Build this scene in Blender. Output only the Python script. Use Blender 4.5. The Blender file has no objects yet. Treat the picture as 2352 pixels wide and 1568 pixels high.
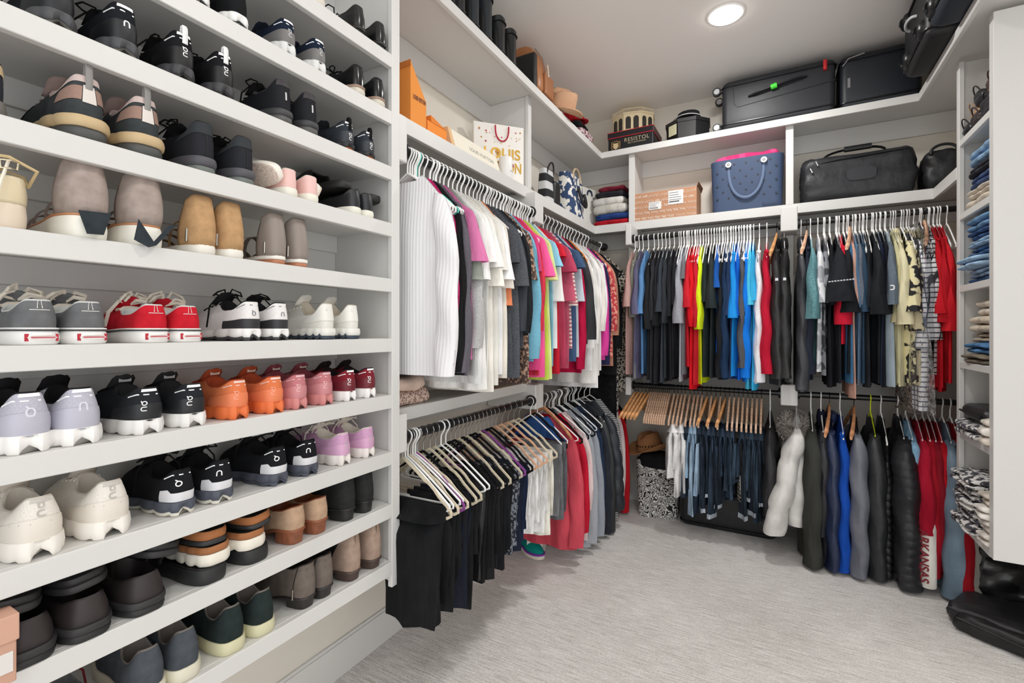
import bpy, bmesh, math, random
from math import sin, cos, pi, sqrt
from mathutils import Vector, Matrix
rnd = random.Random(7)
SC = bpy.context.scene
COL = SC.collection

# ---------------------------------------------------------------- camera
FPX = 1099.0; CX = 1176.0; HY = 760.0; EYE = 1.29          # focal length in px, horizon row, eye height
TH = math.atan((1787 - CX) / FPX); CT, ST = cos(TH), sin(TH)
cam = bpy.data.cameras.new('camera'); cam.sensor_width = 36.0; cam.lens = 36.0 * FPX / 2352
cam.shift_y = (HY - 784) / 2352.0; cam.clip_start = 0.02
camo = bpy.data.objects.new('camera', cam); COL.objects.link(camo)
camo.location = (0, 0, EYE); camo.rotation_euler = (pi / 2, 0, TH)
SC.camera = camo

# ---------------------------------------------------------------- world + exposure
w = bpy.data.worlds.new('world'); SC.world = w; w.use_nodes = True
w.node_tree.nodes['Background'].inputs[0].default_value = (0.97, 0.985, 1.0, 1)
w.node_tree.nodes['Background'].inputs[1].default_value = 1.75
vs = SC.view_settings
vs.view_transform = 'Standard'; vs.look = 'None'; vs.gamma = 1.0; vs.use_curve_mapping = False
vs.exposure = 0.0
SC.cycles.diffuse_bounces = 8; SC.cycles.max_bounces = 12
FLOOR = -0.08; CEIL = 3.06
LIGHTS = [(-0.256, 2.92, 18), (0.05, 1.15, 11), (0.15, -0.9, 8)]     # (x, y, watt): visible ceiling lamp first, the rest added out of view

def ray(px, py):
    s = (px - CX) / FPX
    return (-ST + s * CT, CT + s * ST, (HY - py) / FPX)
def atX(px, py, x):
    d = ray(px, py); t = x / d[0]; return Vector((x, d[1] * t, EYE + d[2] * t))
def atY(px, py, y):
    d = ray(px, py); t = y / d[1]; return Vector((d[0] * t, y, EYE + d[2] * t))
def atZ(px, py, z):
    d = ray(px, py); t = (z - EYE) / d[2]; return Vector((d[0] * t, d[1] * t, z))

# ---------------------------------------------------------------- materials
def lin(c):
    if isinstance(c, str):
        c = tuple(int(c[i:i + 2], 16) / 255 for i in (0, 2, 4))
    return tuple((v / 12.92 if v <= .04045 else ((v + .055) / 1.055) ** 2.4) for v in c) + (1,)
_mats = {}
def mat(c, kind='plain', rough=None, c2=None):
    key = (c, kind, rough, c2)
    if key in _mats: return _mats[key]
    m = bpy.data.materials.new(kind); m.use_nodes = True; nt = m.node_tree; N = nt.nodes; Lk = nt.links
    b = N['Principled BSDF']; col = lin(c); b.inputs['Base Color'].default_value = col
    R = {'plain': .5, 'paint': .45, 'cotton': .9, 'knit': .95, 'denim': .9, 'leather': .42, 'suede': .95, 'rubber': .55,
         'metal': .25, 'plastic': .35, 'card': .8, 'nylon': .5, 'straw': .8, 'heather': .95, 'gloss': .2, 'carpet': 1, 'wood': .45, 'wall': .8,
         'mesh': .9, 'fur': .95}.get(kind, .7)
    b.inputs['Roughness'].default_value = R if rough is None else rough
    if kind == 'metal': b.inputs['Metallic'].default_value = 1
    if kind in ('cotton', 'knit', 'denim', 'heather', 'suede', 'fur', 'mesh'):
        b.inputs['Specular IOR Level'].default_value = .15
    def node(t, **kw):
        n = N.new(t)
        for k, v in kw.items(): setattr(n, k, v)
        return n
    def setup_noise(scale, detail=3, stretch=None, rough_=.5):
        tc = node('ShaderNodeTexCoord'); nz = node('ShaderNodeTexNoise')
        nz.inputs['Scale'].default_value = scale; nz.inputs['Detail'].default_value = detail; nz.inputs['Roughness'].default_value = rough_
        if stretch:
            mp = node('ShaderNodeMapping'); mp.inputs['Scale'].default_value = stretch
            Lk.new(tc.outputs['Object'], mp.inputs['Vector']); Lk.new(mp.outputs[0], nz.inputs['Vector'])
        else: Lk.new(tc.outputs['Object'], nz.inputs['Vector'])
        return nz
    def bump(src, strength, dist):
        bp = node('ShaderNodeBump'); bp.inputs['Strength'].default_value = strength; bp.inputs['Distance'].default_value = dist
        Lk.new(src, bp.inputs['Height']); Lk.new(bp.outputs[0], b.inputs['Normal'])
    def mix(fac, a, bcol, lo=.35, hi=.65):
        cr = node('ShaderNodeValToRGB'); cr.color_ramp.elements[0].position = lo; cr.color_ramp.elements[1].position = hi
        cr.color_ramp.elements[0].color = a; cr.color_ramp.elements[1].color = bcol
        Lk.new(fac, cr.inputs[0]); Lk.new(cr.outputs[0], b.inputs['Base Color'])
    dk = tuple(v * .82 for v in col[:3]) + (1,); lt = tuple(min(1, v * 1.12 + .004) for v in col[:3]) + (1,)
    if kind in ('cotton', 'nylon'):
        nz = setup_noise(14 if kind == 'cotton' else 9, 4, (1, 1, .35 if kind == 'cotton' else .8)); mix(nz.outputs[0], dk, lt); bump(nz.outputs[0], .6, .03 if kind == 'cotton' else .02)
    elif kind == 'knit':
        wv = node('ShaderNodeTexWave'); wv.bands_direction = 'X'; wv.inputs['Scale'].default_value = 22; wv.inputs['Distortion'].default_value = .6
        tc = node('ShaderNodeTexCoord'); Lk.new(tc.outputs['Object'], wv.inputs['Vector']); bump(wv.outputs[0], .25, .004)
        mix(wv.outputs[0], tuple(v * .96 for v in col[:3]) + (1,), col, .1, .9)
    elif kind == 'heather':
        nz = setup_noise(240, 4, (1, 1, .8)); mix(nz.outputs[0], lin(c2) if c2 else tuple(v * .7 for v in col[:3]) + (1,), lt, .25, .75)
    elif kind == 'denim':
        nz = setup_noise(16, 6, (1, 1, .35), .62); mix(nz.outputs[0], tuple(v * .5 for v in col[:3]) + (1,), tuple(min(1, v * 1.6 + .012) for v in col[:3]) + (1,), .32, .70)
        bump(nz.outputs[0], .5, .01)
    elif kind == 'suede':
        nz = setup_noise(45, 4); mix(nz.outputs[0], dk, lt, .3, .7)
    elif kind == 'leather':
        nz = setup_noise(30, 3); bump(nz.outputs[0], .15, .004)
    elif kind == 'mesh':
        vo = node('ShaderNodeTexVoronoi'); vo.inputs['Scale'].default_value = 420
        tc = node('ShaderNodeTexCoord'); Lk.new(tc.outputs['Object'], vo.inputs['Vector'])
        mix(vo.outputs[0], lin(c2) if c2 else tuple(v * .9 for v in col[:3]) + (1,), tuple(min(1, v * 1.04) for v in col[:3]) + (1,), .2, .7)
    elif kind == 'carpet':
        # woven pile: fine fibre noise plus long faint dark rows running across the room
        tc = node('ShaderNodeTexCoord')
        mp = node('ShaderNodeMapping'); mp.inputs['Rotation'].default_value = (0, 0, .0); mp.inputs['Scale'].default_value = (9, 150, 1)
        Lk.new(tc.outputs['Object'], mp.inputs['Vector'])
        n1 = node('ShaderNodeTexNoise'); n1.inputs['Scale'].default_value = 1; n1.inputs['Detail'].default_value = 5; n1.inputs['Roughness'].default_value = .65
        Lk.new(mp.outputs[0], n1.inputs['Vector'])
        n2 = node('ShaderNodeTexNoise'); n2.inputs['Scale'].default_value = 220; n2.inputs['Detail'].default_value = 3
        Lk.new(tc.outputs['Object'], n2.inputs['Vector'])
        n3 = node('ShaderNodeTexNoise'); n3.inputs['Scale'].default_value = 2.2; n3.inputs['Detail'].default_value = 3
        Lk.new(tc.outputs['Object'], n3.inputs['Vector'])
        a1 = node('ShaderNodeMath', operation='MULTIPLY'); Lk.new(n1.outputs[0], a1.inputs[0]); a1.inputs[1].default_value = .55
        a2 = node('ShaderNodeMath', operation='MULTIPLY_ADD'); Lk.new(n2.outputs[0], a2.inputs[0]); a2.inputs[1].default_value = .35; Lk.new(a1.outputs[0], a2.inputs[2])
        a3 = node('ShaderNodeMath', operation='MULTIPLY_ADD'); Lk.new(n3.outputs[0], a3.inputs[0]); a3.inputs[1].default_value = .14; Lk.new(a2.outputs[0], a3.inputs[2])
        mix(a3.outputs[0], lin(c2), col, .40, .60); bump(a2.outputs[0], .7, .012)
    elif kind == 'wood':
        nz = setup_noise(18, 4, (6, 1, 1)); mix(nz.outputs[0], tuple(v * .7 for v in col[:3]) + (1,), lt)
    elif kind == 'straw':
        wv = node('ShaderNodeTexWave'); wv.bands_direction = 'DIAGONAL'; wv.inputs['Scale'].default_value = 80; wv.inputs['Distortion'].default_value = 3
        tc = node('ShaderNodeTexCoord'); Lk.new(tc.outputs['Object'], wv.inputs['Vector']); mix(wv.outputs[0], lin(c2) if c2 else dk, lt, .0, .9); bump(wv.outputs[0], .5, .003)
    elif kind == 'wall':
        nz = setup_noise(90, 3); bump(nz.outputs[0], .06, .002)
    elif kind == 'pattern':                                    # printed cloth: blotches of c2 on c
        b.inputs['Roughness'].default_value = .85
        nz = setup_noise(rough or 26, 1.5); mix(nz.outputs[0], col, lin(c2), .50, .54)
    elif kind == 'swirl':
        b.inputs['Roughness'].default_value = .8
        tc = node('ShaderNodeTexCoord'); nz = node('ShaderNodeTexNoise'); nz.inputs['Scale'].default_value = rough or 16; nz.inputs['Distortion'].default_value = 1.6; nz.inputs['Detail'].default_value = .5
        Lk.new(tc.outputs['Object'], nz.inputs['Vector'])
        m1 = node('ShaderNodeMath', operation='PINGPONG'); Lk.new(nz.outputs[0], m1.inputs[0]); m1.inputs[1].default_value = .06
        mix(m1.outputs[0], col, lin(c2), .026, .034)
    elif kind == 'plaid':
        b.inputs['Roughness'].default_value = .85
        tc = node('ShaderNodeTexCoord'); w1 = node('ShaderNodeTexWave'); w1.bands_direction = 'X'; w1.inputs['Scale'].default_value = 12
        w2 = node('ShaderNodeTexWave'); w2.bands_direction = 'Z'; w2.inputs['Scale'].default_value = 12
        Lk.new(tc.outputs['Object'], w1.inputs['Vector']); Lk.new(tc.outputs['Object'], w2.inputs['Vector'])
        mn = node('ShaderNodeMath', operation='MINIMUM'); Lk.new(w1.outputs[0], mn.inputs[0]); Lk.new(w2.outputs[0], mn.inputs[1])
        mix(mn.outputs[0], lin(c2), col, .08, .22)
    elif kind == 'stripe':
        b.inputs['Roughness'].default_value = .85
        tc = node('ShaderNodeTexCoord'); w2 = node('ShaderNodeTexWave'); w2.bands_direction = 'Z'; w2.inputs['Scale'].default_value = rough or 14
        Lk.new(tc.outputs['Object'], w2.inputs['Vector']); mix(w2.outputs[0], lin(c2), col, .45, .55)
    elif kind == 'film':                                       # clear dry-cleaning plastic
        b.inputs['Roughness'].default_value = .12
        b.inputs['Transmission Weight'].default_value = 0
        tr = node('ShaderNodeBsdfTransparent'); ms = node('ShaderNodeMixShader'); gl = node('ShaderNodeBsdfGlossy'); gl.inputs['Roughness'].default_value = .15
        fr = node('ShaderNodeFresnel'); fr.inputs[0].default_value = 1.45
        nz = setup_noise(16, 4); bp = node('ShaderNodeBump'); bp.inputs['Strength'].default_value = 1; bp.inputs['Distance'].default_value = .03
        Lk.new(nz.outputs[0], bp.inputs['Height']); Lk.new(bp.outputs[0], gl.inputs['Normal']); Lk.new(bp.outputs[0], fr.inputs['Normal'])
        ad = node('ShaderNodeMath', operation='ADD'); Lk.new(fr.outputs[0], ad.inputs[0]); ad.inputs[1].default_value = .06
        Lk.new(ad.outputs[0], ms.inputs[0]); Lk.new(tr.outputs[0], ms.inputs[1]); Lk.new(gl.outputs[0], ms.inputs[2])
        Lk.new(ms.outputs[0], N['Material Output'].inputs[0])
    _mats[key] = m
    return m
def emat(c, s):
    m = bpy.data.materials.new('lamp_glow'); m.use_nodes = True; b = m.node_tree.nodes['Principled BSDF']
    b.inputs['Emission Color'].default_value = lin(c); b.inputs['Emission Strength'].default_value = s; return m

# ---------------------------------------------------------------- mesh helpers
class MB:
    def __init__(s): s.v = []; s.f = []
    def add(s, V, F):
        o = len(s.v); s.v += [tuple(p) for p in V]; s.f += [tuple(i + o for i in q) for q in F]; return s
    def box(s, x0, x1, y0, y1, z0, z1):
        return s.add([(x0, y0, z0), (x1, y0, z0), (x1, y1, z0), (x0, y1, z0), (x0, y0, z1), (x1, y0, z1), (x1, y1, z1), (x0, y1, z1)],
                     [(0, 3, 2, 1), (4, 5, 6, 7), (0, 1, 5, 4), (1, 2, 6, 5), (2, 3, 7, 6), (3, 0, 4, 7)])
    def loft(s, rings, closed=True, cap0=False, cap1=False):
        n = len(rings[0]); V = [p for r in rings for p in r]; F = []
        for i in range(len(rings) - 1):
            for j in range(n if closed else n - 1):
                k = (j + 1) % n
                F.append((i * n + j, i * n + k, (i + 1) * n + k, (i + 1) * n + j))
        if cap0: F.append(tuple(range(n))[::-1])
        if cap1: F.append(tuple((len(rings) - 1) * n + j for j in range(n)))
        return s.add(V, F)
    def tube(s, path, r, n=6, flat=1.0, closed=False, up=None):
        P = [Vector(p) for p in path]; rings = []; N_ = len(P); prev = None
        for i, p in enumerate(P):
            if closed: t = P[(i + 1) % N_] - P[i - 1]
            else: t = P[min(i + 1, N_ - 1)] - P[max(i - 1, 0)]
            if t.length < 1e-9: t = Vector((0, 0, 1))
            t.normalize()
            a = Vector(up) if up else (prev if prev is not None else (Vector((0, 0, 1)) if abs(t.z) < .9 else Vector((1, 0, 0))))
            a = a - t * a.dot(t)
            if a.length < 1e-6: a = Vector((1, 0, 0)) - t * t.x
            a.normalize(); prev = a; b = t.cross(a)
            rr = r[i] if isinstance(r, (list, tuple)) else r
            rings.append([p + a * (rr * cos(2 * pi * k / n) * flat) + b * (rr * sin(2 * pi * k / n)) for k in range(n)])
        if closed: rings.append(rings[0])
        return s.loft(rings, True, not closed, not closed)
    def disc(s, c, r, h, n=20, axis='z'):
        c = Vector(c); R = []
        for z in (0, h):
            ring = []
            for k in range(n):
                a = 2 * pi * k / n; u, v_ = r * cos(a), r * sin(a)
                ring.append(c + (Vector((u, v_, z)) if axis == 'z' else Vector((u, z, v_)) if axis == 'y' else Vector((z, u, v_))))
            R.append(ring)
        return s.loft(R, True, True, True)
    def build(s, name, m, parent=None, smooth=True, loc=None, rz=0):
        me = bpy.data.meshes.new(name); me.from_pydata(s.v, [], s.f)
        me.materials.append(m)
        if smooth:
            me.polygons.foreach_set('use_smooth', [True] * len(me.polygons))
            me.set_sharp_from_angle(angle=math.radians(42))
        me.update()
        o = bpy.data.objects.new(name, me); COL.objects.link(o)
        if parent is not None: o.parent = parent
        if loc is not None: o.location = loc; o.rotation_euler = (0, 0, rz)
        return o
def box(x0, x1, y0, y1, z0, z1): return MB().box(x0, x1, y0, y1, z0, z1)
def bev(o, wd=.003, seg=2):
    md = o.modifiers.new('bevel', 'BEVEL'); md.width = wd; md.segments = seg; md.limit_method = 'ANGLE'; md.angle_limit = .7; return o
def rbox(sx, sy, sz, r=.02, n=5, zr=None, bulge=0.0, nz=6):
    """rounded bag-like box, base centre at the origin"""
    zr = r if zr is None else zr; mb = MB(); rings = []
    zs = [(0.0, zr)] + [(zr - zr * cos(a), zr - zr * sin(a)) for a in [pi / 2 * k / 3 for k in (1, 2, 3)]]
    prof = [(z, ins) for z, ins in zs] + [(zr + (sz - 2 * zr) * k / nz, 0) for k in range(1, nz)] + [(sz - z, ins) for z, ins in reversed(zs)]
    for z, ins in prof:
        bl = bulge * sin(pi * min(1, max(0, z / sz)))
        hx, hy = sx / 2 - ins + bl * .5, sy / 2 - ins + bl; rr = max(.002, min(r, hx - .001, hy - .001)); ring = []
        for qx, qy, a0 in ((1, 1, 0), (-1, 1, pi / 2), (-1, -1, pi), (1, -1, 3 * pi / 2)):
            for k in range(n):
                a = a0 + pi / 2 * k / (n - 1)
                ring.append((qx * (hx - rr) + rr * cos(a), qy * (hy - rr) + rr * sin(a), z))
        rings.append(ring)
    return mb.loft(rings, True, True, True)
def tag(o, label=None, cat=None, group=None, kind=None):
    if label: o['label'] = label
    if cat: o['category'] = cat
    if group: o['group'] = group
    if kind: o['kind'] = kind
    return o
def empty(name, loc, rz=0, label=None, cat=None, group=None):
    o = bpy.data.objects.new(name, None); COL.objects.link(o); o.empty_display_size = .05
    o.location = loc; o.rotation_euler = (0, 0, rz); return tag(o, label, cat, group)
def copy_tree(o, parent=None):
    c = o.copy(); COL.objects.link(c)
    if parent is not None: c.parent = parent
    for ch in list(o.children): copy_tree(ch, c)
    return c
def lettering(name, txt, size, m, parent, loc, rot, extrude=.0006, font_bold=False, sx=1.0, space=1.0):
    cu = bpy.data.curves.new(name, 'FONT'); cu.body = txt; cu.size = size; cu.extrude = extrude
    cu.align_x = 'CENTER'; cu.align_y = 'CENTER'; cu.space_character = space
    if font_bold: cu.offset = size * .02
    tmp = bpy.data.objects.new('tmp', cu); COL.objects.link(tmp)
    dg = bpy.context.evaluated_depsgraph_get(); me = bpy.data.meshes.new_from_object(tmp.evaluated_get(dg))
    COL.objects.unlink(tmp); bpy.data.objects.remove(tmp)
    me.materials.clear(); me.materials.append(m)
    o = bpy.data.objects.new(name, me); COL.objects.link(o); o.parent = parent; o.location = loc; o.rotation_euler = rot; o.scale = (sx, 1, 1)
    return o

# ---------------------------------------------------------------- room
XL, XR, YB = -1.53, 1.09, 3.90
M_WALL = mat('dcd6cb', 'wall'); M_TRIM = mat('d6d5d2', 'paint'); M_CEIL = mat('f8f5f1', 'wall')
def struct(mb, name, m, smooth=False): return tag(mb.build(name, m, smooth=smooth), kind='structure')
struct(box(XL - .1, XR + 1.3, -2.2, YB + .1, FLOOR - .1, FLOOR), 'floor', mat('f0edea', 'carpet', c2='c0bab5'))
struct(box(XL - .1, XR + 1.3, -2.2, YB + .1, CEIL, CEIL + .1), 'ceiling', M_CEIL)
struct(box(XL - .1, XL, -2.2, YB + .1, FLOOR, CEIL), 'wall_left', M_WALL)
struct(box(XL, XR + .1, YB, YB + .1, FLOOR, CEIL), 'wall_back', M_WALL)
struct(box(XR, XR + .1, 2.70, YB, FLOOR, CEIL), 'wall_right', M_WALL)
struct(box(XR + .1, XR + 1.3, 2.70, 2.80, FLOOR, CEIL), 'wall_return', M_WALL)
struct(box(XR + 1.2, XR + 1.3, 1.2, 2.70, FLOOR, CEIL), 'wall_side', M_WALL)  # unseen wall, kept short so world light reaches the shoe shelves
def board(name, x0, x1, y0, y1, h=.145, ax='x', side=1):
    mb = MB().box(x0, x1, y0, y1, FLOOR, FLOOR + h - .012)
    if ax == 'x': mb.box(x0, x1 - .005, y0, y1, FLOOR + h - .012, FLOOR + h)
    else: mb.box(x0, x1, y0 + .005, y1, FLOOR + h - .012, FLOOR + h)
    struct(mb, name, M_TRIM)
board('baseboard_left', XL, XL + .014, -2.2, YB)
board('baseboard_back', XL + .014, XR, YB - .014, YB, ax='y')
board('baseboard_right', XR - .014, XR, 2.70, YB - .014)

# ceiling lamps: the visible one, then the added unseen ones
for i, (lx, ly, pw) in enumerate(LIGHTS):
    e = empty('recessed_ceiling_light', (lx, ly, CEIL), 0, ['round recessed ceiling light glowing white above the back shelves',
        'added unseen ceiling light above the middle of the closet', 'added unseen ceiling light nearest the entrance'][i], 'ceiling light')
    ring = MB(); R = []
    for r_, z in ((.098, 0), (.098, -.004), (.088, -.006), (.084, -.001)):
        R.append([(r_ * cos(2 * pi * k / 40), r_ * sin(2 * pi * k / 40), z) for k in range(40)])
    ring.loft(R).build('trim_ring', mat('f4f2ee', 'plastic'), e)
    MB().loft([[(r_ * cos(2 * pi * k / 40), r_ * sin(2 * pi * k / 40), z) for k in range(40)] for r_, z in ((.086, -.002), (.080, -.012), (.060, -.020), (.030, -.024))], True, True, True).build('diffuser', emat('fffaf2', 14), e)
    ld = bpy.data.lights.new('lamp_light', 'AREA'); ld.shape = 'DISK'; ld.size = .17; ld.energy = pw; ld.color = (1, .985, .965)
    lo = bpy.data.objects.new('lamp_light', ld); COL.objects.link(lo); lo.parent = e; lo.location = (0, 0, -.028)

# ---------------------------------------------------------------- shoe cabinet on the left wall
ZT = [2.265, 2.065, 1.869, 1.670, 1.474, 1.264, 1.065, .865, .679, .477]
XF = -1.19; Y0 = -.45; Y1 = 1.309; XB = -1.49
cab = empty('shoe_cabinet', (XB, Y0, .385), 0, 'tall white built-in shoe cabinet with ten shelves along the left wall', 'shelving')
def part(mb, name, m=None, root=cab, bv=.0015):
    o = mb.build(name, m or M_TRIM, root, smooth=False); o.location = -Vector(root.location); bev(o, bv, 1); return o
side = MB().box(XL + .001, XF - .019, Y1 - .03, Y1 - .004, .40, 2.62); side.box(XF - .019, XF, Y1 - .04, Y1, .385, 2.62)
part(side, 'side_panel')
part(MB().box(XL + .001, XF, Y0, Y0 + .03, .385, 2.62), 'side_panel')
part(MB().box(XL + .001, XB, Y0 + .03, Y1 - .03, .43, 2.62), 'back_panel')
for k, z in enumerate(ZT):
    mb = MB().box(XB, XF - .019, Y0 + .03, Y1 - .03, z - .019, z); mb.box(XF - .019, XF, Y0 + .03, Y1 - .04, z - .047, z)
    part(mb, 'shelf')
    part(MB().box(XB, XB + .012, Y0 + .03, Y1 - .03, z - .082, z - .019), 'shelf_cleat')

# ---------------------------------------------------------------- shelves above the rods
HT, HB = 2.668, 2.622; XH = -1.19; YH = 3.565; XHR = .712
hs = empty('high_shelf', (XL, YB, HB), 0, 'long white top shelf wrapping three walls under the ceiling', 'shelf')
def poly_shelf(pts, z0, z1): 
    n = len(pts); return MB().loft([[(x, y, z0) for x, y in pts], [(x, y, z1) for x, y in pts]], True, True, True)
def ushape(xl, yf, xr, yl, yr, ins=0):
    return [(XL + .001, yl), (xl - ins, yl), (xl - ins, yf + ins), (xr + ins, yf + ins), (xr + ins, yr), (XR - .001, yr), (XR - .001, YB - .001), (XL + .001, YB - .001)]
part(poly_shelf(ushape(XH, YH, XHR, Y0, 2.0, .019), HT - .02, HT), 'board', root=hs)
nose = MB().box(XH - .019, XH, Y0, YH + .019, HB, HT).box(XH, XHR, YH, YH + .019, HB, HT).box(XHR, XHR + .019, 2.0, YH + .019, HB, HT)
part(nose, 'front_edge', root=hs)

XS, YS, XSR = -1.255, 3.60, .785; LT, LB = 2.115, 2.052
DIV_L = 2.47; DV = (-.967, .066)
un = empty('hanging_bay_frame', (XL, YB, .85), 0, 'white hat shelf with uprights above the hanging rods', 'shelving')
part(poly_shelf([(XL + .001, Y1), (XS - .019, Y1), (XS - .019, YS + .019), (XSR + .019, YS + .019), (XSR + .019, 3.195), (XR - .001, 3.195), (XR - .001, YB - .001), (XL + .001, YB - .001)], LT - .02, LT), 'hat_shelf', root=un)
part(MB().box(XS - .019, XS, Y1, YS + .019, LB, LT).box(XS, XSR, YS, YS + .019, LB, LT).box(XSR, XSR + .019, 3.195, YS + .019, LB, LT), 'front_edge', root=un)
def upright(mb): return part(mb, 'upright', root=un)
upright(MB().box(XL + .001, XS - .019, DIV_L - .011, DIV_L + .011, .86, LB + .05).box(XS - .021, XS - .001, DIV_L - .02, DIV_L + .02, .84, LB))
upright(MB().box(XL + .001, XS - .019, DIV_L - .011, DIV_L + .011, LT, HT - .021).box(XS - .02, XS, DIV_L - .02, DIV_L + .02, LT, HT - .021))
for dx in DV:
    upright(MB().box(dx - .011, dx + .011, YS + .019, YB - .001, .86, LT - .021).box(dx - .022, dx + .022, YS, YS + .02, .84, LB))
    upright(MB().box(dx - .011, dx + .011, YS + .019, YB - .001, LT, HT - .021).box(dx - .022, dx + .022, YS, YS + .02, LT, HT - .021))
# horizontal rails screwed to the wall under each shelf
for z0, z1, nm in ((LB - .09, LB + .04, 'wall_rail'), (HB - .10, HB + .025, 'wall_rail'), (.86, .975, 'wall_rail')):
    part(MB().box(XL + .001, XL + .014, Y1, YB - .015, z0, z1), nm, root=un); part(MB().box(XL + .016, XR - .001, YB - .014, YB - .001, z0, z1), nm, root=un)
part(MB().box(XL + .016, XS - .019, Y1, DIV_L - .012, .976, .995).box(XS - .019, XS, Y1, DIV_L - .012, .945, .995), 'lower_shelf', root=un)
# blocks that carry the rods
RXL, RYB = -1.22, 3.48; ZU, ZL = 1.962, .897
for z0, z1 in ((ZU - .055, ZU + .115), (ZL - .05, ZL + .12)):
    for yy0, yy1 in ((Y1 - .002, Y1 + .045), (DIV_L - .05, DIV_L + .055)):
        part(MB().box(XL + .016, XS + .062, yy0, yy1, z0, z1 if z1 > 2 else z1 - .03), 'rod_block', root=un, bv=.004)
for z0, z1 in ((ZU - .05, ZU + .10), (ZL - .07, ZL + .06)):
    for dx in DV:
        part(MB().box(dx - (.052 if dx > 0 else .0), dx + .04, RYB - .05, YS + .03, z0, z1), 'rod_block', root=un, bv=.004)

# ---------------------------------------------------------------- black rods
M_ROD = mat('161616', 'plastic', .3)
def rod(a, b, label):
    e = empty('closet_rod', a, 0, label, 'rod'); d = Vector(b) - Vector(a)
    mb = MB(); mb.tube([(0, 0, 0), d * .62, d], .0165, 14); mb.build('pole', M_ROD, e)
    mb = MB(); mb.tube([d * .0, d * .30], .019, 14); mb.build('sleeve', M_ROD, e)
    u = d.normalized()
    for p in (Vector((0, 0, 0)), d - u * .012):
        MB().tube([p, p + u * .012], .031, 18).build('end_cup', M_ROD, e)
rod((RXL, Y1 + .045, ZU), (RXL, DIV_L - .05, ZU), 'black upper rod on the left wall carrying white and grey tops')
rod((RXL, DIV_L + .055, ZU), (RXL, 3.72, ZU), 'black upper rod on the left wall beyond the upright, near the corner')
rod((RXL, Y1 + .045, ZL), (RXL, DIV_L - .05, ZL), 'black lower rod on the left wall carrying black trousers')
rod((RXL, DIV_L + .055, ZL), (RXL, 3.70, ZL), 'black lower rod on the left wall carrying hoodies and jackets')
rod((DV[0] + .04, RYB, ZU), (DV[1] - .052, RYB, ZU), 'black upper rod on the back wall carrying red and blue shirts')
rod((DV[1] + .04, RYB, ZU), (XR - .002, RYB, ZU), 'black upper rod on the back wall, right of the upright')
rod((DV[0] + .04, RYB, ZL), (DV[1] - .052, RYB, ZL), 'black lower rod on the back wall carrying jeans on wooden hangers')
rod((DV[1] + .04, RYB, ZL), (XR - .002, RYB, ZL), 'black lower rod on the back wall carrying coats')

# ---------------------------------------------------------------- right shelf tower
YT0, YT1 = 2.72, 3.19
tw = empty('folded_clothes_tower', (XR, YT0, .33), 0, 'white shelf tower on the right holding folded jeans and trousers', 'shelving')
part(MB().box(XSR, XR - .001, YT0, YT0 + .045, .335, HB), 'end_panel', root=tw)
part(MB().box(XSR, XSR + .02, YT1 - .04, YT1, .335, HB).box(XSR + .02, XR - .001, YT1 - .025, YT1, .335, HB), 'side_panel', root=tw)
TZ = [2.232, 1.868, 1.513, 1.14, .795, .362]
for z in TZ:
    part(MB().box(XSR + .02, XR - .002, YT0 + .025, YT1 - .025, z - .019, z).box(XSR + .001, XSR + .019, YT0 + .045, YT1 - .04, z - .032, z), 'shelf', root=tw)

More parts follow.
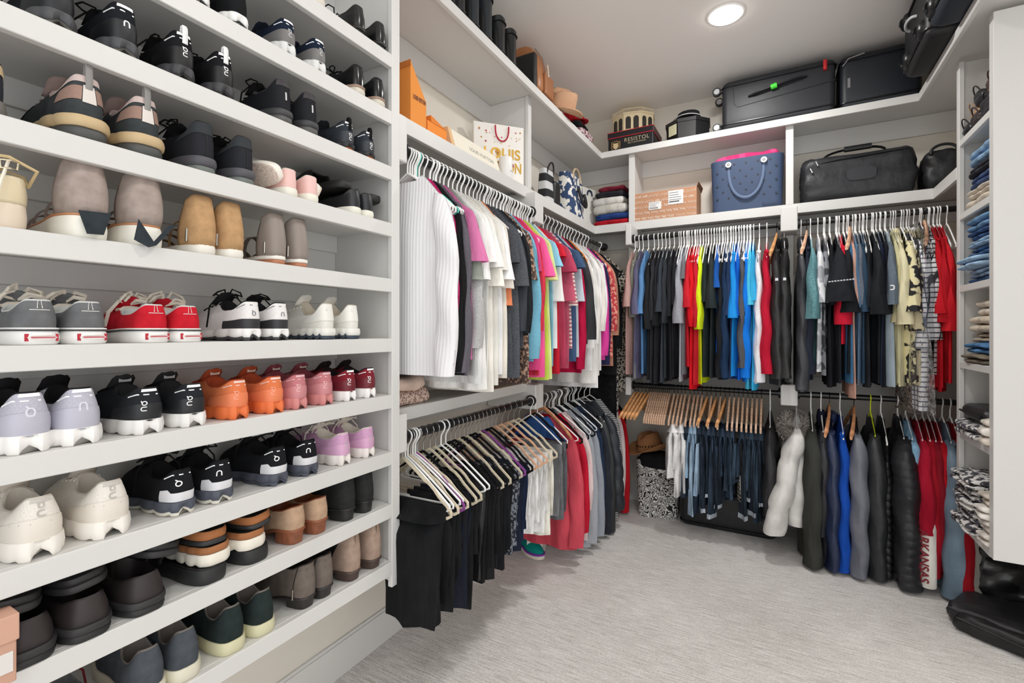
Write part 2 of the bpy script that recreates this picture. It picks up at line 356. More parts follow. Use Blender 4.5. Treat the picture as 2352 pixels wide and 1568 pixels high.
# ================================================================ shoes
def sstep(a, b, x): t = min(1, max(0, (x - a) / (b - a))); return t * t * (3 - 2 * t)
def lerp(a, b, t): return a + (b - a) * t
def table(t, x):
    for (x0, y0), (x1, y1) in zip(t, t[1:]):
        if x <= x1: return lerp(y0, y1, sstep(x0, x1, x))
    return t[-1][1]
SH = dict(L=.275, wh=.070, wb=.094, st=(.026, .018), hh=0, heelh=0, col=(.072, .05, .078), cx=(.02, .46), cw=.031, toeh=.042, sp=.006,
          up=('888888', 'mesh'), lin=('555555', 'cotton'), sole=[(0, 1, .001, ('f0efea', 'rubber'))], pods=0, podd=.004, notch=0, arc=None, decals=[], patches=[],
          lace=None, loops=0, tongue=None, tab=None, label=None, straps=[], closed=False, zips=0, bulge=.005, flare=0)
class Shoe:
    def __init__(s, **k):
        s.__dict__.update(SH); s.__dict__.update(k)
    def P(s, x): return .5 * table([(0, s.wh), (.18, s.wh), (.42, s.wh * .93), (.68, s.wb), (.86, s.wb * .93), (1, s.wb * .72)], x)
    def out(s, th, off=0.0):
        x = (1 - cos(th)) / 2; sn = sin(th); sg = 1 if sn >= 0 else -1
        y = sg * abs(sn) ** .55 * s.P(x)
        n = Vector((-cos(th) ** 3 * .9, sn, 0)); n.normalize()
        return Vector((x * s.L, y, 0)) + n * off
    def base(s, x): return s.hh * (1 - sstep(.18, .68, x)) + s.sp * max(0, (x - .72) / .28) ** 2
    def thick(s, x): return lerp(s.st[0], s.st[1], sstep(.15, .7, x))
    def top(s, x): return s.base(x) + s.thick(x)
    def collar(s, th):
        a = abs(th) if th <= pi else 2 * pi - th
        x0, x1 = s.cx[0] * s.L, s.cx[1] * s.L; xm = (x0 + x1) / 2; xr = (x1 - x0) / 2
        sn = sin(th); sg = 1 if sn >= 0 else -1
        p = Vector((xm - xr * cos(th), sg * abs(sn) ** .7 * s.cw, 0))
        h = lerp(s.col[0], s.col[1], sstep(0.38, 1.35, a)) if a < pi * .55 else lerp(s.col[1], s.col[2], sstep(pi * .55, pi, a))
        p.z = s.top(p.x / s.L) + h; return p
    def S(s, th, v, off=0.0):
        b = s.out(th, -.002); b.z = s.top(b.x / s.L) - .004; c = s.collar(th % (2 * pi))
        d = (c - b); d.z = 0; wv = min(1, max(0, (d.length - .022) / .07)); dz = c.z - b.z
        n = Vector((-cos(th) ** 3 * .9, sin(th), 0)).normalized()
        p1 = b + n * lerp(s.bulge, .002, wv); p1.z = b.z + lerp(.4 * dz, s.toeh, wv)
        p2 = c - Vector((d.x, d.y, 0)) * lerp(.45, .42, wv); p2.z = b.z + lerp(.78 * dz, s.toeh + (dz - s.toeh) * .58, wv)
        u = 1 - v; p = b * u ** 3 + p1 * (3 * u * u * v) + p2 * (3 * u * v * v) + c * v ** 3
        if off:
            e = .01; t1 = s.S(th + e, v) - s.S(th - e, v); v0, v1 = max(0, v - e), min(1, v + e); t2 = s.S(th, v1) - s.S(th, v0)
            nn = t2.cross(t1)
            if nn.length > 1e-9: p = p + nn.normalized() * off
        return p
    def ribbon(s, pts, wd, off=.0012):
        """pts: (theta, v) list -> a narrow band lying on the upper"""
        C = [s.S(t, v, off) for t, v in pts]; mb = MB(); rings = []
        for i, p in enumerate(C):
            t = (C[min(i + 1, len(C) - 1)] - C[max(i - 1, 0)]).normalized(); th, v = pts[i]
            nn = (s.S(th, v, .01) - s.S(th, v)).normalized(); sd = nn.cross(t).normalized() * (wd / 2)
            rings.append([p - sd - nn * .002, p - sd, p + sd, p + sd - nn * .002])
        return mb.loft(rings, True, True, True)
    def stroke(s, th0, v0, pts, wd):
        e = .02; ru = (s.S(th0 + e, v0) - s.S(th0 - e, v0)).length / (2 * e); rv = (s.S(th0, v0 + e) - s.S(th0, v0 - e)).length / (2 * e)
        return s.ribbon([(th0 + a / ru, v0 + b / rv) for a, b in pts], wd)
    def make(s, name, loc, rz, label, cat='shoe', group=None):
        root = empty(name, loc, rz, label, cat, group)
        ring = [2 * pi * i / 44 for i in range(44)]; NV = 9
        if s.arc is None:
            rings = [[s.S(t, k / NV) for t in ring] for k in range(NV + 1)]
            MB().loft(rings, True).build('upper', mat(*s.up), root)
            cen = Vector(((s.cx[0] + s.cx[1]) / 2 * s.L, 0, 0)); lr = []
            for f, dz in ((0, 0), (.05, .003), (.14, .0), (.18, -.014)):
                lr.append([c + (cen - Vector((c.x, c.y, 0))) * f + Vector((0, 0, dz)) for c in map(s.collar, ring)])
            rr = []
            for c in map(s.collar, ring):
                q = c + (cen - Vector((c.x, c.y, 0))) * .22; q.z = s.top(q.x / s.L) + .006; rr.append(q)
            lr.append(rr)
            MB().loft(lr, True, False, True).build('lining', mat(*s.lin), root)
        else:
            a0, a1 = s.arc; n = 22; ts = [lerp(a0, a1, i / n) for i in range(n + 1)]
            rings = [[s.S(t, k / NV * (1 - .0)) for t in ts] for k in range(NV + 1)]
            o = MB().loft(rings, False).build('heel_counter' if a0 < 0 else 'vamp', mat(*s.up), root)
            md = o.modifiers.new('thick', 'SOLIDIFY'); md.thickness = .0035; md.offset = -1
            # footbed
            R = []
            for f, dz in ((-.001, -.003), (-.003, .002), (-.02, .001)):
                rr = []
                for t in ring: q = s.out(t, f); q.z = s.top(q.x / s.L) + dz; rr.append(q)
                R.append(rr)
            MB().loft(R, True, False, True).build('footbed', mat(*s.lin), root)
        # sole layers, bottom first
        NS = 96 if s.pods else 48
        for li, (f0, f1, off, mm) in enumerate(s.sole):
            R = []
            for f, o2 in ((f0, -.003), (lerp(f0, f1, .12), 0), (lerp(f0, f1, .5), .0015), (lerp(f0, f1, .88), 0), (f1, -.0015)):
                rr = []
                for i in range(NS):
                    t = 2 * pi * i / NS; x = (1 - cos(t)) / 2; pd = 0; zz = 0
                    a = abs(t) if t <= pi else 2 * pi - t
                    if s.pods and a > .42:
                        ph = abs(sin(a * s.pods)); pd = s.podd * (ph ** .5) - s.podd * .6
                        if f < .5: zz = (1 - ph ** .4) * s.thick(x) * .2
                    if s.notch and a < .13 and f < .9:
                        g = 1 - a / .13; pd -= .007 * g; zz += s.thick(x) * s.notch * g * (1 - f)
                    pr = s.out(t, off + o2 + pd + s.flare * (1 - f)); x = max(0, min(1, pr.x / s.L))
                    pr.z = s.base(x) + s.thick(x) * f + zz; rr.append(pr)
                R.append(rr)
            MB().loft(R, True, True, True).build(['outsole', 'midsole', 'foxing'][li] if len(s.sole) > 1 else 'sole', mat(*mm), root)
        if s.heelh:
            R = []; ts = [lerp(-1.02, 1.02, i / 18) for i in range(19)]
            for f in (0, .04, .5, 1):
                R.append([(lambda q: (q.x + .004 * (1 - f), q.y * lerp(.93, 1, f), s.base(0) * f if f else 0))(s.out(t, -.003 if 0 < f else -.005)) for t in ts])
            MB().loft(R, True, True, True).build('heel', mat(*s.heelm), root)
        for (t0, t1, v0, v1, mm, nm) in s.patches:
            n = max(4, int(abs(t1 - t0) * 8)); k = 6
            va = (lambda t: v0(t)) if callable(v0) else (lambda t: v0); vb = (lambda t: v1(t)) if callable(v1) else (lambda t: v1)
            R = [[s.S(lerp(t0, t1, i / n), lerp(va(lerp(t0, t1, i / n)), vb(lerp(t0, t1, i / n)), j / k), .0011) for i in range(n + 1)] for j in range(k + 1)]
            MB().loft(R, False).build(nm, mat(*mm), root)
        for nm, strokes, wd, mm in s.decals:
            mb = MB()
            for st in strokes:
                th0, v0, pts = st; q = s.stroke(th0, v0, pts, wd); mb.add(q.v, q.f)
            mb.build(nm, mat(*mm), root, smooth=False)
        if s.tongue:
            tl, mm = s.tongue; x1 = s.cx[1] * s.L; zc = s.collar(pi).z; R = []
            for k in range(6):
                f = k / 5; xx = x1 + .012 - (.02 + tl * .35) * f; z = zc - .004 + tl * f; wdt = lerp(.046, .040, f) * (1 - .35 * max(0, f - .8) * 5)
                R.append([(xx + .012 * (abs(u) ** 2), u * wdt / 2, z - .004 * abs(u)) for u in (-1, -.6, -.2, .2, .6, 1)])
            o = MB().loft(R, False).build('tongue', mat(*mm), root); md = o.modifiers.new('t', 'SOLIDIFY'); md.thickness = .005
            if s.label:
                mb = MB(); c = Vector((x1 + .012 - (.02 + tl * .35) * .62 - .0045, 0, zc - .004 + tl * .62))
                mb.loft([[c + Vector((tl * -.06 - .000, y, .008)), c + Vector((tl * .06, y, -.008))] for y in (-.012, .012)], False)
                o = mb.build('tongue_label', mat(*s.label), o, smooth=False); md = o.modifiers.new('t', 'SOLIDIFY'); md.thickness = .001; md.offset = 0
        if s.lace:
            mb = MB(); r = .0022 if len(s.lace) < 3 else s.lace[2]; m_ = mat(s.lace[0], s.lace[1])
            for k in range(5):
                v = lerp(.99, .62, k / 4); a = s.S(pi - .62 + k * .03, v, .002); b = s.S(pi + .62 - k * .03, v, .002); md_ = (a + b) / 2 + Vector((.003, 0, .007))
                mb.tube([a, a * .6 + md_ * .4 + Vector((0, 0, .003)), md_, b * .6 + md_ * .4 + Vector((0, 0, .003)), b], r, 5)
            ctr = (s.S(pi - .5, .97) + s.S(pi + .5, .97)) / 2 + Vector((.0, 0, .014)); rg = random.Random(int(loc[1] * 1000) + int(loc[2] * 1000))
            for k in range(s.loops):
                sg = 1 if k % 2 else -1; aa = rg.uniform(.3, 1.2) * sg; L_ = rg.uniform(.035, .055); h = rg.uniform(.012, .034)
                d = Vector((-cos(aa) * .5, sin(aa), 0)) * L_; q = Vector((-d.y, d.x, 0)) * .28
                mb.tube([ctr, ctr + d * .45 + q + Vector((0, 0, h)), ctr + d + q * .8 + Vector((0, 0, h * .7)), ctr + d * 1.08 - q * .2 + Vector((0, 0, h * .3)), ctr + d * .6 - q + Vector((0, 0, h * .5)), ctr], r, 5)
            for sg in ((-1, 1) if s.loops else ()):
                a = ctr; d = Vector((rg.uniform(-.03, .02), sg * .05, 0))
                e = a + d; e.z = s.top(.4) + .006; mb.tube([a, a + d * .45 + Vector((0, 0, .006)), a + d * .85 + Vector((0, 0, -.02)), e], r, 5)
            mb.build('laces', m_, root)
        if s.tab:
            c = s.collar(0); h, mm = s.tab; mb = MB(); pa = []
            for k in range(9):
                a = pi * k / 8; pa.append(c + Vector((-.004 + .006 * (1 - cos(a)) - .002, 0, h * sin(a) ** .7 - .004)))
            pa = [c + Vector((-.005, 0, -.025))] + pa
            mb.tube(pa, .006, 8, flat=.28, up=(1, 0, 0)); mb.build('pull_tab', mat(*mm), root)
        for (xf, wd, hgt, mm) in s.straps:
            t = math.acos(1 - 2 * xf); a = s.out(t, -.003); b = s.out(-t, -.003); a.z = b.z = s.top(xf) - .003; R = []
            for k in range(13):
                q = pi * k / 12; p = (a + b) / 2 + (a - b) / 2 * cos(q) + Vector((0, 0, hgt * sin(q) ** .8))
                R.append([p + Vector((-wd / 2, 0, 0)), p + Vector((wd / 2, 0, .0)), p + Vector((wd / 2, 0, -.003)) * 1.0, p + Vector((-wd / 2, 0, -.003))])
            MB().loft(R, True, True, True).build('strap', mat(*mm), root)
        if s.zips:
            mb = MB(); t = s.zips; mb.tube([s.S(t, v, .001) for v in (.15, .4, .6, .8, 1)], .0015, 5)
            mb.add(*(lambda q: (q.v, q.f))(MB().tube([s.S(t, .28, .003), s.S(t, .28, .004) + Vector((0, 0, -.03))], .003, 6)))
            mb.build('zipper', mat('9b958c', 'metal'), root)
        return root

# marks -----------------------------------------------------------
def circ(cx, cy, r, a0=0, a1=360, n=14): return [(cx + r * cos(math.radians(lerp(a0, a1, k / n))), cy + r * sin(math.radians(lerp(a0, a1, k / n)))) for k in range(n + 1)]
def mark_on(th, v, s=1.0, which='both', rot=True):
    """the small ring-with-tick and open arch printed on the heels"""
    o = [circ(0, 0, .0042, 90, 460), [(-.0005, .0042), (-.0055, .0068)]]; n_ = [[(-.0038, -.0045), (-.0038, .001)] + circ(0, .001, .0038, 180, 0, 8) + [(.0038, -.0045)]]
    def tr(sts, dx, dy):
        r = []
        for st in sts: r.append([((y if rot else -x) * s + dx * s, (-x if rot else y) * s + dy * s) for x, y in st])
        return r
    if which == 'o': g = tr(o, 0, 0)
    elif which == 'n': g = tr(n_, 0, 0)
    else: g = (tr(o, 0, .006) + tr(n_, .0005, -.006)) if rot else (tr(o, -.006, 0) + tr(n_, .006, 0))
    return [(th, v, st) for st in g]
W_ = ('f0f0ee', 'plastic')
def heelbar(th, v, ln, sl=0): return [(th, v, [(-ln / 2, -sl), (-ln / 6, -sl / 3), (ln / 6, sl / 3), (ln / 2, sl)])]
def row(k, items, name, base, desc, o=0.01, yaw=0, cat='shoe', grp=None, lab=None, **var):
    """items: right-hand silhouette px (and row pixel) of each shoe on shelf k"""
    out = []
    for i, px in enumerate(items):
        py = HY - FPX * 0 if False else None
        z = ZT[k]; X_ = XF - o
        d = ray(px, 760); t = X_ / d[0]; y = d[1] * t - base.get('wh', .07) / 2
        kw = dict(base)
        for a, b in var.items(): kw[a] = b[i] if isinstance(b, tuple) and len(b) == len(items) and a.startswith('v_') else b
        kw = {(a[2:] if a.startswith('v_') else a): b for a, b in kw.items()}
        side = ['left', 'right'][i] if len(items) == 2 else 'single'
        L_ = f'{desc}, {side} of its pair, {SHN[k]}' if lab is None else lab[i]
        yw = yaw[i] if isinstance(yaw, tuple) else yaw
        out.append(Shoe(**kw).make(name, (X_, y, z + .0005), pi + yw, L_, cat, grp))
    return out
SHN = ['top shoe shelf', 'second shelf down', 'third shelf down', 'fourth shelf down', 'fifth shelf down', 'sixth shelf down',
       'seventh shelf down', 'third shelf up', 'second shelf up', 'bottom shoe shelf']
def cloud(up, solec, logo='ffffff', line='ffffff', lin='333333', heelc=None, big=False, lace='222222', which=('both', 'both'), out=None, h=(.066, .048, .074), **k):
    sole = [(0, 1, .003, (solec, 'rubber'))] if out is None else [(0, .3, .001, (out, 'rubber')), (.28, 1, .004, (solec, 'rubber'))]
    d = dict(up=(up, 'mesh'), lin=(lin, 'cotton'), sole=sole, pods=6.5, podd=.006, notch=.42, st=(.032, .026), col=h, wh=.072, wb=.096,
             lace=(lace, 'cotton'), tongue=(.028, (lin, 'cotton')), loops=0, bulge=.008)
    d['patches'] = ([(-1.15, 1.15, .02, lambda t: .44 + .05 * cos(t * 2), (heelc or up, 'plain', .5), 'heel_counter')] if heelc else []) + [(-.30, .30, .88, .995, (line, 'plain', .6), 'collar_patch')]
    d.update(k)
    return d, logo, line
def cl_decals(logo, line, which='both', s=1.0, rot=True, v=.42, vl=.78, th=.0):
    return [('logo', mark_on(th, v, s, which, rot), .0018 * s, (logo, 'plastic')),
            ('reflective_line', heelbar(.28, vl, .046, .001), .0024, (line, 'plastic')), ('reflective_line', heelbar(-1.35, .62, .032, -.006), .0024, (line, 'plastic'))]
def clrow(k, items, spec, desc, which=('both', 'both'), s=1.0, rot=True, v=.42, vl=.78, th=0.0, name='running_shoe', **kw):
    base, logo, line = spec
    dec = tuple(cl_decals(logo, line, w_, s, rot, v, vl, th) + list(base.get('decals', [])) for w_ in which)
    b = {a: c for a, c in base.items() if a != 'decals'}
    return row(k, items, name, b, desc, v_decals=dec, **kw)

# --- shelf 1 (top): black dress shoes and the edge of a beige pair
row(0, (757,), 'sneaker', dict(up=('c9c1b6', 'mesh'), sole=[(0, 1, .004, ('d9d2c5', 'rubber'))]), '', lab=['beige trainer cut off by the top of the photo on the top shoe shelf'])
DR = dict(L=.29, wh=.068, wb=.098, up=('17181a', 'leather', .28), lin=('202020', 'plain'), st=(.012, .010), sole=[(0, 1, .002, ('1d1a18', 'plain'))], hh=.016, heelh=1, heelm=('141313', 'plain'),
          col=(.068, .046, .075), cw=.029, toeh=.04, patches=[(-1.4, 1.4, .02, .5, ('121315', 'leather', .25), 'heel_cap')], lace=('101010', 'cotton'), loops=2)
row(0, (849, 896), 'dress_shoe', DR, 'polished black leather lace-up')
# --- shelf 2
row(1, (497, 584), 'running_shoe', cloud('191a1c', 'eeeeeb', out='2c2d2e', h=(.07, .05, .08))[0], 'black runner with thick white midsole')
clrow(1, (692, 760), cloud('1b2436', 'dcdcda', 'c9c9c9', heelc='6f6d6c', lin='141a28'), 'navy and grey knit runner')
DC = dict(DR); DC.update(hh=0, heelh=0, st=(.030, .026), sole=[(0, .72, .004, ('cfc8ba', 'rubber')), (.72, 1, .005, ('a58a78', 'leather'))], patches=[(-1.2, 1.2, .04, .85, ('0f1012', 'leather', .22), 'heel_cap')], up=('26272a', 'suede'))
row(1, (847, 892), 'dress_shoe', DC, 'black leather derby on chunky cream sole')
# --- shelf 3
BK = cloud('1d1f24', '4a4b4e', 'e8e8e8', heelc='15171b', lin='101114', h=(.075, .055, .08), out='5a5852', lace='101010', loops=2)
clrow(2, (194, 336), BK, 'bulky black runner with silver heel logo', which=('o', 'n'), s=1.35, rot=False)
BL = cloud('1a1a1d', '3f3f42', 'f0f0f0', heelc='0c0c0e', lin='0e0e10', h=(.078, .055, .08), out='2f2e2c', lace='101010', loops=2, tab=(.022, ('e8e8e8', 'cotton')))
clrow(2, (463, 552), BL, 'black runner with white heel pull loop', v=.4)
BN = dict(L=.285, up=('26272b', 'mesh'), lin=('5a5658', 'cotton'), st=(.036, .026), wh=.074, wb=.098, sole=[(0, .55, .003, ('555452', 'rubber')), (.5, 1, .006, ('3c3c3f', 'rubber'))], col=(.086, .055, .085),
          patches=[(-.5, .5, .72, .98, ('4a4648', 'suede'), 'heel_patch')], lace=('101010', 'cotton'), loops=2, tongue=(.03, ('1a1a1a', 'cotton')), decals=[('reflective_line', [(.0, .42, [(0, -.011), (0, 0), (0, .011)])], .004, ('cfcfcf', 'plastic')), ('stripe', heelbar(-1.3, .5, .06, -.012), .006, ('8f8f92', 'plastic'))])
row(2, (684, 742), 'sneaker', BN, 'black trainer with grey padded heel')
BO = cloud('33383f', '24262a', 'e8e8e8', heelc='2b2f36', lin='202226', out='b86a3e', h=(.068, .05, .075), st=(.022, .018), tab=(.02, ('101010', 'cotton')))
clrow(2, (824, 870), BO, 'dark grey trail shoe with orange outsole', v=.3)
# --- shelf 4
row(3, (36,), 'sneaker', dict(up=('2e3238', 'mesh'), lin=('cdb9a2', 'cotton'), sole=[(0, 1, .004, ('6d6a64', 'rubber'))], patches=[(-.9, .9, .62, .9, ('c8b08c', 'cotton'), 'heel_trim')]), '', lab=['dark grey sneaker with tan trim at the left edge, fourth shelf from top'])
HK = dict(L=.30, up=('3e4244', 'suede'), lin=('cbbab4', 'cotton'), st=(.044, .034), wh=.084, wb=.108, sp=.014, col=(.082, .055, .088), sole=[(0, .5, .006, ('4a4b4a', 'rubber')), (.5, 1, .011, ('c3aa82', 'rubber'))], pods=8, podd=.003,
          patches=[(-1.5, 1.5, .80, 1, ('cbb8b3', 'cotton'), 'collar_trim'), (-1.3, -.12, .36, .68, ('9c8073', 'mesh'), 'mesh_panel'), (.12, .9, .36, .68, ('9c8073', 'mesh'), 'mesh_panel'), (-.1, .1, .32, .72, ('d6cfc8', 'plain'), 'heel_strip'),
                   (1.9, 4.38, .05, .7, ('9a7f77', 'mesh'), 'toe_panel')], lace=('7c6a66', 'cotton'), tongue=(.035, ('9a857f', 'cotton')), tab=(.03, ('8f8d8a', 'cotton')), bulge=.008)
row(3, (264, 389), 'hiking_shoe', HK, 'worn grey and brown trail shoe with heel loop', yaw=.0)
BA = dict(L=.285, up=('2a2b30', 'mesh'), lin=('151517', 'cotton'), st=(.036, .028), wh=.076, wb=.1, sole=[(0, .42, .002, ('6b716d', 'rubber')), (.4, 1, .006, ('4d4c52', 'rubber'))], col=(.084, .055, .085), lace=('0c0c0c', 'cotton', .0022), loops=4, tongue=(.03, ('141416', 'cotton')),
          patches=[(-1.3, 1.3, .62, 1, ('3a3d40', 'mesh'), 'collar_panel')], decals=[('heel_seam', [(.0, .4, [(0, -.03), (0, 0), (0, .03)])], .0016, ('101012', 'plain'))])
row(3, (512, 599), 'sneaker', BA, 'worn black athletic sneaker with loose laces')
PK = dict(L=.25, up=('e6bdb6', 'leather', .5), lin=('d9cfc2', 'cotton'), st=(.024, .02), wh=.064, wb=.088, col=(.052, .036, .05), sole=[(0, 1, .002, ('e6e3d6', 'rubber'))], bulge=.003)
row(3, (695, 742), 'slip_on_shoe', PK, 'pale pink slip-on with cream sole')
for (px, o_, zz, rl, nm, lab) in ((662, .0, .05, .95, 'sandal', 'cream platform sandal tipped on its side beside the pink slip-ons'), (775, .03, .045, -1.15, 'sandal', 'cream sandal lying on its side showing its marbled sole, fourth shelf')):
    p = atX(px, 440, XF); e = Shoe(L=.24, wh=.07, wb=.088, arc=(1.75, 2 * pi - 1.75), up=('e9e3d6', 'leather', .6), lin=('e4dccb', 'leather', .6), st=(.026, .02), sole=[(0, .15, .001, ('e2d2c4', 'swirl', 30, 'cdb8aa')), (.15, 1, .003, ('efeadf', 'rubber'))], col=(.05, .04, .05), cx=(.38, .64)).make(nm, (XF - .01 - o_, p.y - .03, ZT[3] + zz), pi, lab, 'sandal')
    e.rotation_euler = (rl, 0, pi + (.25 if rl > 0 else -.1))
BP = dict(L=.25, up=('202225', 'leather', .35), lin=('151515', 'plain'), st=(.024, .02), wh=.066, wb=.088, col=(.056, .036, .052), sole=[(0, 1, .002, ('e3e1d4', 'rubber'))])
row(3, (839, 867), 'slip_on_shoe', BP, 'small black leather slip-on with cream sole')
CG = dict(L=.25, up=('1c1c1d', 'rubber'), lin=('121212', 'plain'), st=(.022, .022), wh=.074, wb=.094, arc=(1.5, 2 * pi - 1.5), toeh=.05, col=(.02, .05, .06), cx=(.38, .66), sole=[(0, 1, .003, ('1a1a1b', 'rubber'))])
for px, dz, lab in ((812, .082, 'black rubber clog stacked on the left black slip-on'), (878, .070, 'black rubber clog stacked on the right black slip-on')):
    p = atX(px, 420, XF - .04); e = Shoe(**CG).make('clog', (XF - .03, p.y - .037, ZT[3] + dz), pi, lab, 'shoe'); e.rotation_euler = (0, .02, pi)
# --- shelf 5: sandals with tall heel backs
SG = dict(L=.25, wh=.074, wb=.088, arc=(-.9, .9), up=('d8c9a8', 'leather', .3), lin=('e5dfd2', 'plain'), st=(.048, .03), col=(.045, .03, .04), cx=(.01, .5), sole=[(0, 1, .002, ('ddcdb9', 'leather'))], straps=[(.5, .02, .05, ('a9673f', 'leather')), (.72, .022, .042, ('d9c8a6', 'leather', .3))])
e = row(4, (84,), 'sandal', SG, '', lab=['gold and cream platform sandal with ankle strap, left end of the fifth shelf'], cat='sandal')[0]
mb = MB(); mb.tube([(.03, -.034, .085), (.0, -.038, .11), (-.004, 0, .125), (.03, .034, .13), (.08, .02, .15), (.12, -.02, .13), (.07, -.04, .11)], .003, 6, closed=True); mb.build('ankle_strap', mat('c9b184', 'leather'), e)
mb = MB(); mb.tube([(.0, .0, .12), (-.012, .012, .08), (-.014, .022, .03), (-.012, .045, .004), (-.008, .09, .003)], .0026, 6); mb.build('strap_end', mat('e4dccb', 'leather'), e)
mb = MB(); mb.tube([(-.004, -.012, .118), (-.012, 0, .118), (-.004, .012, .118), (-.003, .010, .104), (-.011, 0, .104), (-.003, -.01, .104)], .0018, 6, closed=True); mb.build('buckle', mat('e8dcc0', 'metal'), e)
STS = dict(L=.25, wh=.086, wb=.092, arc=(-.95, .95), up=('a2948c', 'suede'), lin=('c98f68', 'leather'), st=(.052, .034), col=(.112, .095, .1), cx=(.06, .42), cw=.036, sole=[(0, .82, .003, ('eceadf', 'rubber')), (.82, 1, .0, ('c58a62', 'leather'))], bulge=.012,
          straps=[(.42, .018, .055, ('8f8078', 'suede')), (.6, .018, .046, ('8f8078', 'suede')), (.78, .02, .038, ('8f8078', 'suede'))])
tp = row(4, (268, 392), 'wedge_sandal', STS, 'taupe suede sandal with tall back and white wedge', cat='sandal')
for i, e in enumerate(tp):
    mb = MB()
    if i == 0: mb.loft([[(-.012, y * 1.0, .052), (-.012, y * 1.0, .049)] for y in (-.026, .026)] , True)
    pts = [(-.016, -.028, .054), (-.016, .024, .05), (-.02, .012, .006), (-.02, -.014, .008)] if i == 0 else [(-.012, -.05, .056), (-.012, -.034, .05), (-.028, .012, -.006), (-.028, -.002, .0)]
    mb = MB().loft([pts, [(x + .003, y, z) for x, y, z in pts]], True, True, True)
    if i: 
        p2 = [(-.028, -.002, .0), (-.028, .012, -.006), (-.018, .034, .008), (-.018, .026, .052)]; mb.loft([p2, [(x + .003, y, z) for x, y, z in p2]], True, True, True)
    mb.build('dangling_strap', mat('30363b', 'suede'), e, smooth=False)
TN = dict(L=.245, wh=.072, wb=.086, arc=(-1.15, 1.05), up=('b8936a', 'suede'), lin=('8e5a3c', 'leather'), st=(.024, .02), col=(.118, .100, .1), cx=(.07, .40), cw=.031, sole=[(0, 1, .002, ('e6e2d8', 'rubber'))], bulge=.008, zips=.7,
          straps=[(.45, .012, .075, ('a88963', 'suede')), (.58, .012, .058, ('a88963', 'suede')), (.7, .012, .048, ('a88963', 'suede')), (.82, .014, .036, ('a88963', 'suede'))])
row(4, (511, 574), 'gladiator_sandal', TN, 'tan suede strappy sandal with zipped high back', cat='sandal')
GY = dict(TN); GY.update(up=('8b8078', 'leather', .5), wh=.064, st=(.024, .018), sole=[(0, .5, .0, ('b07454', 'leather')), (.5, 1, .002, ('e8e4dc', 'rubber'))], straps=[(.5, .022, .07, ('7c7068', 'leather')), (.78, .02, .04, ('7c7068', 'leather'))])
row(4, (668, 718), 'gladiator_sandal', GY, 'grey leather sandal with zip and tassel at back', cat='sandal')
# --- shelf 6: skate shoes and white runners
def skate(c):
    cc = (c, 'suede'); wv = ('efeae2', 'cotton')
    return dict(L=.27, wh=.084, wb=.098, up=cc, lin=('cfd2d0', 'cotton'), st=(.032, .026), col=(.05, .030, .052), cw=.031, toeh=.036, sole=[(0, .8, .003, ('ecebe8', 'rubber')), (.8, .87, .0035, ('22242c', 'rubber')), (.87, 1, .003, ('f0efec', 'rubber'))],
                decals=[('side_stripe', [(-1.62, .42, [(-.03, .004), (-.014, -.008), (.0, -.004), (.012, .012)])], .009, ('eceae4', 'leather')), ('stitching', heelbar(-.0, .62, .07, 0) + [(-.0, .86, [(-.003, -.008), (-.003, .008)]), (-.0, .86, [(.003, -.008), (.003, .008)])], .0012, ('dcdad4', 'plain'))],
                lace=('d9d0c2', 'cotton', .0036), loops=4, tongue=(.03, cc))
def heel_label(e, s):
    """small red rubber label with a white lozenge, on the back of the sole"""
    for nm, pts, off, c in (('heel_label', [(-1, -1), (1, -1), (1, 1), (-1, 1)], .0046, 'b92638'), ('label_lozenge', [(-.85, 0), (-.45, -.45), (0, -.55), (.45, -.45), (.85, 0), (.45, .5), (0, .62), (-.45, .5)], .0052, 'f1ece8'),
                            ('label_print', [(-.55, -.15), (.55, -.15), (.55, .12), (-.55, .12)], .0056, 'c25560')):
        P_ = [];
        for u, v in pts:
            q = s.out(u * .31 - .05, off + .0022); P_.append(Vector((q.x, q.y, .0135 + v * .0068)))
        MB().loft([P_, [p + Vector((.002, 0, 0)) for p in P_]], True, True, True).build(nm, mat(c, 'rubber'), e, smooth=False)
for items, c, ds in (((160, 268), '6c6d6f', 'grey suede skate sneaker with cream laces'), ((408, 481), 'c4202f', 'red suede skate sneaker with cream laces')):
    for e in row(5, items, 'skate_sneaker', skate(c), ds): heel_label(e, Shoe(**skate(c)))
WB = cloud('e6e3e1', 'efedea', '8c8c90', '8f8f92', lin='1c1c1e', out='3a3a3c', lace='141414', loops=3, h=(.07, .048, .08))
WB[0]['patches'] = [(-1.5, 1.2, .0, .34, ('2d2e31', 'plain'), 'heel_counter')]
clrow(5, (613, 676), WB, 'white runner with black heel panel and laces', which=('o', 'n'), rot=False, s=1.2, v=.52, vl=.85)
WH = dict(L=.265, up=('e2e0d8', 'mesh'), lin=('c9bfae', 'cotton'), st=(.034, .028), wh=.072, wb=.092, col=(.074, .04, .085), cx=(.03, .44), sole=[(0, .35, .003, ('36404e', 'rubber')), (.33, 1, .006, ('e6e4dd', 'rubber'))], pods=12, podd=.002,
          lace=('e4e1d8', 'cotton'), tongue=(.03, ('dedad0', 'cotton')), decals=[('logo', [(.15, .72, [(-.003, -.004), (0, .005), (.003, -.004), (-.003, -.004)])], .001, ('b8b4ac', 'plain'))], patches=[(-1.2, 1.2, .30, 1, ('e9e7e0', 'leather'), 'heel_counter')])
row(5, (780, 835), 'sneaker', WH, 'all white sneaker with navy outsole')
